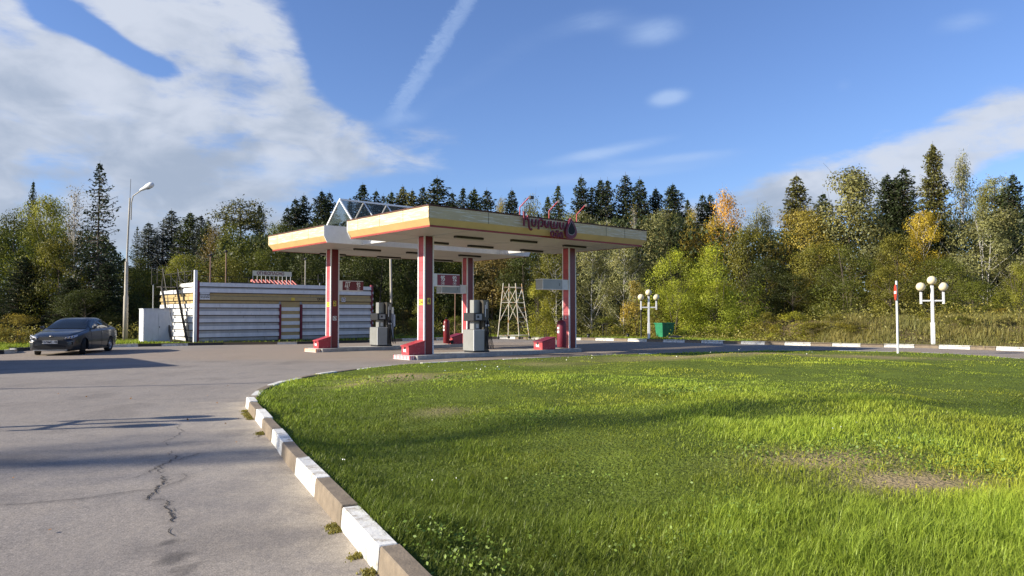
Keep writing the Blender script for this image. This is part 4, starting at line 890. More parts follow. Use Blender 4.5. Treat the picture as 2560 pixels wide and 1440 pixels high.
# ------------------------------------------------------------------ car
def car():
    rz=R_(100); T=empty('parked_car',(-17.32,27.57,0),rz,'dark graphite sedan parked facing the camera beside the left verge','car')
    X=np.array([0,.06,.2,.45,.8,1.1,1.32,1.55,1.8,2.1,2.4,2.75,3.1,3.4,3.7,3.95,4.2,4.42,4.56,4.62])
    f=lambda xs,ys:(lambda x:np.interp(x,xs,ys))
    ztop=f([0,.06,.2,.45,.8,1.1,1.32,1.55,1.8,2.1,2.4,2.75,3.1,3.4,3.7,3.95,4.2,4.42,4.56,4.62],[.60,.68,.76,.84,.90,.945,.985,1.11,1.245,1.365,1.42,1.435,1.425,1.38,1.285,1.18,1.10,1.075,1.03,.86])
    zbel=f([0,.2,.8,1.32,2.0,3.0,3.6,4.2,4.56,4.62],[.56,.70,.84,.92,.945,.965,.98,1.0,.97,.82])
    wid=f([0,.06,.2,.45,.8,1.3,2.5,3.6,4.2,4.45,4.58,4.62],[.60,.70,.79,.86,.89,.90,.90,.895,.87,.83,.76,.70])
    wtop=f([0,.2,.8,1.32,1.55,2.1,2.75,3.4,3.95,4.3,4.62],[.45,.58,.70,.76,.70,.60,.58,.56,.60,.66,.58])
    zb=f([0,.1,.5,4.2,4.62],[.20,.17,.16,.18,.30])
    def sec(x):
        w=wid(x);b=zbel(x);t=ztop(x);wt=min(wtop(x),w*.93);z0=zb(x); 
        up=min(1,max(0,(t-b)/.3))
        pts=[(0,z0),(w*.72,z0),(w*.955,z0+.05),(w*.985,z0+.2*(b-z0)),(w,z0+.5*(b-z0)),(w*.985,z0+.78*(b-z0)),(w*.965,z0+.93*(b-z0)),(w*.90,b)]
        s0=pts[-1]; 
        for u in (.25,.5,.75): pts.append((s0[0]+(wt-s0[0])*u+.02*up*math.sin(math.pi*u),b+(t-.045-b)*u if t-.045>b else b+(t-b)*u))
        pts+=[(wt,t-.04*up-.012),(wt*.86,t-.012),(wt*.5,t-.002),(0,t)]
        return pts
    S=[sec(x) for x in X]; n=len(S[0])
    V=[];F=[]
    for x,s in zip(X,S):
        V+=[(x,-y,z) for y,z in s]+[(x,y,z) for y,z in s[-2:0:-1]]
    m=2*n-2
    for i in range(len(X)-1):
        for k in range(m): F.append((i*m+k,i*m+(k+1)%m,(i+1)*m+(k+1)%m,(i+1)*m+k))
    F+=[tuple(range(m)),tuple(range((len(X)-1)*m,len(X)*m))[::-1]]
    mb=MB(); mb.add(V,F,True); body=mb.build('body',M['paint'],T)
    cut=MB()
    for wx in (.88,3.58):
        for s in (-1,1): cut.lathe([(0,-.22),(.355,-.22),(.355,.22),(0,.22)],(wx,s*.82,.31),28,'y',smooth=False)
    co=cut.build('cut',M['black'],T); md=body.modifiers.new('b','BOOLEAN'); md.operation='DIFFERENCE'; md.object=co; md.solver='EXACT'
    bpy.context.view_layer.update(); dg=bpy.context.evaluated_depsgraph_get(); me=bpy.data.meshes.new_from_object(body.evaluated_get(dg)); body.modifiers.clear(); body.data=me; bpy.data.objects.remove(co)
    for p in me.polygons: p.use_smooth=True
    try: me.set_sharp_from_angle(angle=R_(32))
    except Exception: pass
    # windows lie 5 mm outside the greenhouse
    def side(x0,x1,u0,u1,s,name='side_window',m=M['cglass']):
        mbw=MB(); xs=np.linspace(x0,x1,9); V=[];
        for x in xs:
            a=sec(x)[7];b=sec(x)[11]; 
            for u in (u0,.5*(u0+u1),u1):
                y=a[0]+(b[0]-a[0])*u+.02*math.sin(math.pi*u)+.008; V.append((x,s*y,a[1]+(b[1]-a[1])*u))
        F=[(i*3+k,i*3+k+1,(i+1)*3+k+1,(i+1)*3+k) for i in range(8) for k in range(2)]
        mbw.add(V,F,True); return mbw.build(name,m,T)
    for s in (-1,1):
        side(1.62,2.52,.10,.93,s); side(2.60,3.42,.10,.93,s); side(3.47,3.75,.15,.85,s)
    def cross(x0,x1,fr,name):
        mbw=MB(); xs=np.linspace(x0,x1,6); V=[];cols=9
        for x in xs:
            for c in np.linspace(-fr,fr,cols):
                sc_=sec(x); p=[q for q in sc_[11:]]; ys=[q[0] for q in p][::-1]; zs=[q[1] for q in p][::-1]
                y=c*p[0][0]; V.append((x-(.006 if x<2.6 else -.006),y,np.interp(abs(y),ys,zs)+.009))
        F=[(i*cols+k,i*cols+k+1,(i+1)*cols+k+1,(i+1)*cols+k) for i in range(5) for k in range(cols-1)]
        mbw.add(V,F,True); return mbw.build(name,M['cglass'],T)
    ws=cross(1.36,2.06,.97,'windscreen'); cross(3.42,3.98,.92,'rear_window')
    chrome=M['steel']
    def fx(y): return np.interp(abs(y),[0,.45,.60,.70,.79,.86],[-.0,.0,.0,.06,.2,.45])-.006   # nose outline
    def nose(y0,y1,z0,z1,name,m,out=.0,n=8,pa=None,taper=0.):
        mb=MB(); ys=np.linspace(y0,y1,n); V=[]
        for i,y in enumerate(ys):
            t=abs(2*i/(n-1)-1); dz=taper*t*t
            za,zb_=z0+dz,z1-dz; 
            for z in (za,zb_):
                xx=np.interp(z,[.2,.5,.60,.68,.76,.84],[0,0,.0,.06,.2,.45]); V.append((max(fx(y),xx-.006)-out,y,z))
            for z in (zb_,za): V.append((max(fx(y),0)+.06,y,z))
        F=[]
        for i in range(n-1):
            for k in range(4): F.append((i*4+k,i*4+(k+1)%4,(i+1)*4+(k+1)%4,(i+1)*4+k))
        F+=[(0,1,2,3),((n-1)*4+3,(n-1)*4+2,(n-1)*4+1,(n-1)*4)]
        mb.add(V,F); return mb.build(name,m,pa or T)
    g=nose(-.47,.47,.60,.70,'grille',M['rubber'],.018,11,taper=.02); nose(-.49,.49,.700,.712,'grille_chrome',chrome,.026,11,g); nose(-.46,.46,.588,.600,'grille_chrome',chrome,.024,11,g)
    nose(-.54,.54,.255,.42,'lower_intake',M['rubber'],.012,11,taper=.05); nose(-.58,.58,.20,.225,'chin_lip',M['grey'],.014,9)
    hl=mat('headlight_lens',(.55,.57,.6),.12,.3)
    for s in (-1,1):
        h=MB(); P=[(.02,.47,.62),(.02,.50,.70),(.10,.66,.735),(.34,.815,.78),(.30,.83,.72),(.10,.73,.65)]
        V=[(x-.012,s*y,z) for x,y,z in P]+[(x+.08,s*(y-.03),z) for x,y,z in P]; h.add(V,[(0,1,2,3,4,5),(11,10,9,8,7,6)]+[(i,(i+1)%6,6+(i+1)%6,6+i) for i in range(6)]); h=h.build('headlight',hl,T)
        for k,(x,y,z) in enumerate(((.0,.56,.665),(.05,.655,.685),(.13,.735,.71))): MB().lathe([(0,-.02),(.028,-.02),(.03,.0),(0,.0)],(x-.0,s*y,z),10,'x').build('lamp_lens',M['black'],h)
        a=MB().add([(-.008,s*.58,.50),(.10,s*.745,.52),(.11,s*.75,.40),(-.005,s*.58,.34),(.08,s*.56,.5),(.2,s*.7,.52),(.2,s*.7,.40),(.08,s*.56,.36)],[(0,1,2,3),(7,6,5,4),(0,4,5,1),(1,5,6,2),(2,6,7,3),(3,7,4,0)]).build('fog_recess',M['rubber'],T)
        MB().tube([(-.012,s*.58,.505),(.07,s*.745,.53)],.012,6).build('fog_chrome',chrome,a)
        mr=MB().add([(1.55,s*.90,.98),(1.55,s*1.03,.99),(1.55,s*1.04,1.10),(1.55,s*.92,1.09),(1.72,s*.91,.98),(1.72,s*1.0,.99),(1.72,s*1.01,1.09),(1.72,s*.93,1.09)],[(0,3,2,1),(4,5,6,7),(0,1,5,4),(1,2,6,5),(2,3,7,6),(3,0,4,7)]); mr=mr.build('wing_mirror',M['paint'],T,bevel=.02); MB().box(1.62,1.68,min(s*.80,s*.93),max(s*.80,s*.93),.97,1.0).build('mirror_arm',M['black'],mr)
        for hx in (2.45,3.28): MB().tube([(hx,s*.912,.83),(hx+.17,s*.912,.835)],.013,6).build('door_handle',chrome,T)
        sm=MB()
        for hx,zt_ in ((1.50,.90),(2.56,.93)): sm.tube([(hx,s*(p[0]+.001),p[1]) for p in sec(hx)[2:8]],.005,5)
        sm.build('door_seam',M['black'],T)
        MB().tube([(1.45,s*.895,.945),(2.6,s*.895,.97),(3.8,s*.87,1.0)],.008,5).build('window_chrome',chrome,T)
        MB().box(1.25,3.25,min(s*.84,s*.90),max(s*.84,s*.90),.175,.215).build('side_skirt',M['black'],T)
        tl=MB().add([(4.40,s*.62,.98),(4.52,s*.50,.97),(4.60,s*.50,.86),(4.5,s*.78,.84),(4.30,s*.86,.92)],[(0,1,2,3,4)]).build('tail_light',M['redbox'],T)
    em=MB().lathe([(0,-.006),(1,-.006),(1,.006),(0,.006)],(0,0,0),20,'x').build('badge_oval',chrome,T); em.scale=(1,.07,.034); em.location=(.075,0,.735); em.rotation_euler=(0,R_(35),0)
    pl=MB().box(-.05,-.03,-.26,.26,.455,.57).build('number_plate',M['white'],T); text('\u0421373\u041c\u0421 198',.105,M['black'],pl,(-.053,0,.512),(R_(90),0,R_(-90)),extrude=.002,sx=.88,weight=.004)
    MB().box(-.028,.02,-.27,.27,.445,.58).build('plate_holder',M['black'],T)
    for wx in (.88,3.58):
        for s in (-1,1):
            w=empty('wheel',(wx,s*.79,.312)); w.parent=T
            if wx<1: w.rotation_euler=(0,0,R_(20))
            MB().lathe([(.205,-.095),(.28,-.105),(.305,-.085),(.312,-.03),(.312,.03),(.305,.085),(.28,.105),(.205,.095)],n=30,axis='y').build('tyre',M['rubber'],w)
            r=MB().lathe([(.0,.02),(.06,.03),(.07,.0),(.175,-.02),(.195,.0),(.208,.02),(.208,-.09)] if s>0 else [(.0,-.02),(.06,-.03),(.07,.0),(.175,.02),(.195,0),(.208,-.02),(.208,.09)],(0,s*.06,0),30,'y')
            rim=r.build('rim',mat('alloy',(.45,.46,.48),.35,.6) if (wx<1 and s<0) else bpy.data.materials['alloy'] if 'alloy' in bpy.data.materials else M['steel'],w)
            h=MB()
            for k in range(8):
                a=k*math.pi/4; c,q=math.cos(a),math.sin(a); h.add([(c*.09-q*.012,s*.062,q*.09+c*.012),(c*.09+q*.012,s*.062,q*.09-c*.012),(c*.17+q*.03,s*.058,q*.17-c*.03),(c*.17-q*.03,s*.058,q*.17+c*.03)],[(0,1,2,3)])
            h.build('rim_opening',M['black'],rim)
    MB().box(.25,4.3,-.7,.7,.2,.5).build('underbody',M['black'],T)
    for s in (-1,1):
        for wx in(.88,3.58): MB().box(wx-.36,wx+.36,min(s*.55,s*.6),max(s*.55,s*.6),.2,.62).build('wheel_well',M['black'],T)
car()
# ------------------------------------------------------------------ vegetation
def cards(C,S,up=0.,asp=.55,seed=0,dirn=None,nrm=None,rough=.55):
    n=len(C); r=np.random.default_rng(seed); a=r.normal(size=(n,3)); a[:,2]*=(1-up); 
    if nrm is not None:
        q=nrm+r.normal(size=(n,3))*rough; q/=np.linalg.norm(q,axis=1)[:,None]; a=np.cross(q,a); a/=np.linalg.norm(a,axis=1)[:,None]; b=np.cross(q,a); S=np.asarray(S)[:,None]
        V=np.stack([C-a*S*.5,C+b*S*asp*.5,C+a*S*.5,C-b*S*asp*.5],1).reshape(-1,3); return V,np.arange(4*n).reshape(n,4)
    if dirn is not None: a=dirn+a*.45
    a/=np.linalg.norm(a,axis=1)[:,None]; b=r.normal(size=(n,3)); b=np.cross(a,b); b/=np.linalg.norm(b,axis=1)[:,None]; S=np.asarray(S)[:,None]
    V=np.stack([C-a*S*.5,C+b*S*asp*.5,C+a*S*.5,C-b*S*asp*.5],1).reshape(-1,3); F=np.arange(4*n).reshape(n,4); return V,F
def deciduous(seed,N=14000,K=60,h0=.18,wide=.30,leaf=.15,prof='round',drop=0.,limbs=20,tw=.12,hue=.15,clr=.12,bare=0.,barkm='bark'):
    r=np.random.default_rng(seed); t=r.beta(1.25,1.0,K) if prof!='willow' else r.beta(1.0,1.1,K)
    P={'round':lambda t:np.sqrt(np.clip(1-(2*t-.82)**2/1.45,0.02,1)),'cone':lambda t:np.clip(1.02-t,0,1)**.55*(.55+.45*np.minimum(1,t*5)),'willow':lambda t:np.clip(1-t**2.6,0.03,1)**.7,'tall':lambda t:np.clip(np.sin(np.pi*np.clip(t*.86+.12,0,1)),.08,1)**.7,'bush':lambda t:np.clip(1-t**2,0.05,1)**.6}[prof]
    R=P(t)*wide*10; th=r.uniform(0,2*np.pi,K); rad=R*np.sqrt(r.uniform(.12,1,K))*.92; lob=1+.22*np.sin(3*th+seed)+.14*np.sin(5*th+2*seed)
    z=10*(h0+(1-h0)*t*.94); c=np.stack([rad*lob*np.cos(th),rad*lob*np.sin(th),z],1)
    rc=10*clr*r.uniform(.65,1.25,K)*(.65+.35*P(t)); k=r.choice(K,N,p=(rc**2)/(rc**2).sum()); d=r.normal(size=(N,3)); d/=np.linalg.norm(d,axis=1)[:,None]
    q=c[k]+d*(rc[k]*r.uniform(.25,1.12,N)**.6)[:,None]*np.array([1,1,.8]); q[:,2]-=drop*np.abs(r.normal(size=N))*rc[k]; q[:,2]=np.maximum(q[:,2],.15)
    ow=q-np.array([0,0,10*(h0+1)*.45]); ow/=np.linalg.norm(ow,axis=1)[:,None]; nm=d*.8+ow*.5+np.array([0,0,.25]); nm/=np.linalg.norm(nm,axis=1)[:,None]
    V,F=cards(q,leaf*r.uniform(.6,1.35,N),.0,.62,seed,None,nm,.45); tint=np.clip(.5+(r.uniform(-1,1,K)[k])*.32+r.uniform(-.5,.5,N)*.42,0,1); hu=np.clip(hue+(r.uniform(-.4,.4,K))[k]+r.uniform(-.1,.1,N),0,1)
    cr=npmesh('crown',V,F,M['leaf'],{'tint':tint,'hue':hu})
    mb=MB(); lean=r.uniform(-.3,.3,2); n=1 if prof not in('bush','willow') else 4
    for s in range(n):
        o=r.uniform(-.5,.5,2)*(n>1); l2=r.uniform(-1.4,1.4,2)*(n>1)+lean; T=[(o[0]+l2[0]*u**1.3+.08*math.sin(5*u+s),o[1]+l2[1]*u**1.3,u*9.3) for u in np.linspace(0,1,8)]
        mb.tube(T,[tw*(1-.85*u) for u in np.linspace(0,1,8)],6)
    for j in r.choice(K,min(limbs,K),replace=False):
        zz=max(.8,c[j,2]-rc[j]*.2-np.hypot(c[j,0],c[j,1])*.75); u=zz/9.3; p0=np.array([lean[0]*u**1.3,lean[1]*u**1.3,zz]); mid=(p0+c[j])/2+np.array([0,0,-.12]); e=c[j]+ (c[j]-p0)*.12
        mb.tube([tuple(p0),tuple(mid),tuple(c[j]),tuple(e)],[tw*.42,tw*.3,tw*.16,.008],4)
        for _ in range(3):
            w=c[j]+r.normal(size=3)*rc[j]*.8; mb.tube([tuple(mid+(c[j]-mid)*r.uniform(.3,1)),tuple(w)],[tw*.13,.006],3,cap=False)
    me=mb.build('trunk',M[barkm]); tr=me.data; bpy.data.objects.remove(me); return tr,cr
def spruce(seed,full=1.,wide=.22,sparse=0.,bare=.06,card=.18,zj=.28):
    r=np.random.default_rng(seed); C=[];D=[];T=[];mb=MB(); z=10*bare
    mb.tube([(0,0,0),(.03,0,5),(0,.02,9.4),(0,0,10)],[.13,.08,.02,.006],6)
    lv=0
    while z<9.85:
        t=z/10; L=10*wide*((1-t)**.58)*min(1,(1-t)/.09)**.6*(.82+.36*r.random())+.03; nb=int(7+4*(1-t)+r.integers(0,3)); ph=r.uniform(0,7)
        for b in range(nb):
            if r.random()<sparse: continue
            a=ph+2*math.pi*b/nb+r.uniform(-.25,.25); l=L*r.uniform(.62,1.12)*(.92+.16*math.sin(a*2+seed)); e=np.array([math.cos(a),math.sin(a),0.]); nn=np.array([-math.sin(a),math.cos(a),0.])
            dr=.42*(1-t)+.0; n=max(6,int(l*26*full)); s=r.uniform(.03,1,n)**.8; z_=z; z=z+r.uniform(-zj,zj)*min(1,(1-t)*3)
            zz=z-dr*l*s*.9+.32*l*s**2.6*(.6+.4*t)
            w=(r.uniform(-1,1,n))*(.30*l*(1-s*.75)+.05); p=e*(l*s)[:,None]+nn*w[:,None]; p[:,2]=zz-np.abs(r.normal(size=n))*.16*(1-t*.4)-np.abs(w)*.15; C.append(p)
            dd=e*.8+nn*(np.sign(w)*.7)[:,None]; dd=dd+np.array([0,0,-.35]); D.append(dd); T.append(np.full(n,r.uniform(-.3,.3))+.25*(s-.5))
            z=z_
            if l>.5: mb.tube([(0,0,z),tuple(e*l*.5+np.array([0,0,z-dr*l*.42])),tuple(e*l*.96+np.array([0,0,z-dr*l*.85+.3*l*.9*(.6+.4*t)]))],[.035,.02,.006],3,cap=False)
        z+=.17+.09*(1-t)*r.random(); lv+=1
    C=np.concatenate(C);D=np.concatenate(D);T=np.concatenate(T); n=len(C); V,F=cards(C,card*r.uniform(.65,1.3,n),0,.42,seed,D/np.linalg.norm(D,axis=1)[:,None])
    cr=npmesh('crown',V,F,M['needle'],{'tint':np.clip(.45+T+r.uniform(-.3,.3,n),0,1),'hue':r.uniform(0,.6,n)})
    me=mb.build('trunk',M['bark']); tr=me.data; bpy.data.objects.remove(me); return tr,cr
def twiggy(seed,N=900):
    r=np.random.default_rng(seed); mb=MB(); C=[]
    mb.tube([(0,0,0),(.1,0,5),(.0,.1,9)],[.1,.06,.02],5)
    for k in range(46):
        z=r.uniform(3,8.6); a=r.uniform(0,6.28); l=r.uniform(.8,2.2)*(1.15-z/12); e=np.array([math.cos(a)*l*.6,math.sin(a)*l*.6,l]); p0=np.array([.05,0,z]); mb.tube([tuple(p0),tuple(p0+e*.5+np.array([0,0,-.1])),tuple(p0+e)],[.03,.018,.006],3,cap=False); C.append(p0+e)
        for _ in range(5):
            u=r.uniform(.3,1); w=p0+e*u+r.normal(size=3)*.35+np.array([0,0,.25]); mb.tube([tuple(p0+e*u),tuple(w)],[.012,.005],3,cap=False); C.append(w)
    C=np.array(C); k=r.choice(len(C),N); q=C[k]+r.normal(size=(N,3))*.14; V,F=cards(q,r.uniform(.07,.16,N),0,.6,seed)
    cr=npmesh('crown',V,F,M['leaf'],{'tint':r.uniform(0,1,N),'hue':r.uniform(0,1,N)}); me=mb.build('trunk',M['birch']); tr=me.data; bpy.data.objects.remove(me); return tr,cr
def pine(seed):
    r=np.random.default_rng(seed); mb=MB(); mb.tube([(0,0,0),(.1,0,5),(.2,.1,9.3)],[.16,.11,.05],6); C=[]
    for k in range(34):
        z=r.uniform(5.6,9.6); a=r.uniform(0,6.28); l=r.uniform(.6,1.9)*(1.35-abs(z-7.4)/3.2); e=np.array([math.cos(a)*l,math.sin(a)*l,r.uniform(.0,.5)]); mb.tube([(.12,.03,z),(.12+e[0],.03+e[1],z+e[2])],[.05,.012],4,cap=False)
        C+= [np.array([.12,.03,z])+e*u for u in (.65,.85,1.0)]
    C=np.array(C); N=5200; k=r.choice(len(C),N); d=r.normal(size=(N,3))*np.array([.34,.34,.17]); q=C[k]+d; V,F=cards(q,r.uniform(.12,.26,N),0,.35,seed)
    cr=npmesh('crown',V,F,M['needle'],{'tint':r.uniform(0,1,N),'hue':r.uniform(0,.5,N)}); me=mb.build('trunk',M['bark']); tr=me.data; bpy.data.objects.remove(me); return tr,cr
PR={'s1':spruce(1),'s2':spruce(2,1.1,.26),'s3':spruce(3,.9,.19),'s4':spruce(4,.42,.27,.45,.08,.2,.05),'dead':spruce(5,.22,.2,.5,.1,.15,.08),
    'd1':deciduous(11),'d2':deciduous(12,16000,70,.12,.36,.15),'d3':deciduous(13,13000,54,.2,.26,.15,'tall',hue=.3),'d4':deciduous(14,14000,76,.10,.33,.14,'round',hue=.05,clr=.10,limbs=34,barkm='birch',tw=.09),
    'd5':deciduous(15,11000,50,.25,.22,.16,'cone',hue=.25),'b1':deciduous(16,8000,60,.2,.21,.14,'tall',.9,40,.09,.2,.09,barkm='birch'),'b2':deciduous(17,5200,60,.28,.20,.15,'tall',.5,44,.08,.4,.09,barkm='birch'),
    'w1':deciduous(18,24000,80,.03,.46,.13,'willow',.5,30,.1,.15,.12),'w2':deciduous(19,24000,84,.05,.50,.18,'willow',.15,40,.06,.05,.12,barkm='birch'),
    'u1':deciduous(20,5200,40,.02,.62,.26,'bush',.0,26,.08,.3,.16),'u2':deciduous(21,4600,46,.02,.55,.28,'bush',.1,30,.07,.45,.13),'tw':twiggy(22),'p1':pine(23)}
DK=(.024,.033,.012);DG=(.045,.055,.011);SG=(.090,.086,.022);AL=(.090,.102,.014);OL=(.128,.124,.018);GG=(.170,.170,.060);BW=(.28,.315,.03);YE=(.36,.27,.025);OR=(.42,.245,.03);GB=(.22,.18,.03);RB=(.14,.11,.03);FR_=(.055,.064,.052);YG=(.20,.205,.022)  # far spruce tone greyed: distance haze put into the colour
KN_={'s':('spruce','tree'),'d':('tree','tree'),'b':('birch','tree'),'w':('willow','tree'),'u':('bush','bush'),'t':('bare_tree','tree'),'p':('pine','tree')}
def ground_at(x,y):
    P=np.array([[x,y]]); d=distpoly(P,FARR); return float(terrain_z(P[:,0],P[:,1],d)[0])
NT=[0]
def tree(pk,px,py,dep,wpx,col,label,group=None,zb=None):
    tr,cr=PR[pk]; p=D(px,780,dep); x,y=p[0],p[1]; z0=ground_at(x,y)-.15 if zb is None else zb
    h=max(.6,D(px,py,dep)[2]-z0); NT[0]+=1; rr=random.Random(NT[0]*7); name,cat=KN_['s' if pk=='dead' else pk[0]] if pk!='tw' else KN_['t']
    wpx*=(2.8 if (group or px>340 and py<600) and pk in('s1','s2','s3','dead') and wpx<90 else 1.35 if pk=='p1' else 1); nat={'s1':4.4,'s2':5.2,'s3':3.8,'s4':4.8,'dead':4.,'d1':7.,'d2':8.2,'d3':6.,'d4':7.6,'d5':5.,'b1':5.,'b2':4.8,'w1':11,'w2':12,'u1':14,'u2':12.5,'tw':4.,'p1':4.4}[pk]
    w=wpx*dep/FPX/nat; T=empty(name,(x,y,z0),rr.uniform(0,6.28),label,cat,group)
    for nm,me in (('trunk',tr),('crown',cr)):
        o=obj(nm,me,T); o.scale=(w,w,h/10); c=np.array(col)*rr.uniform(.98,1.22); o.color=(*c,1)
    return T
SK='spruces along the skyline'
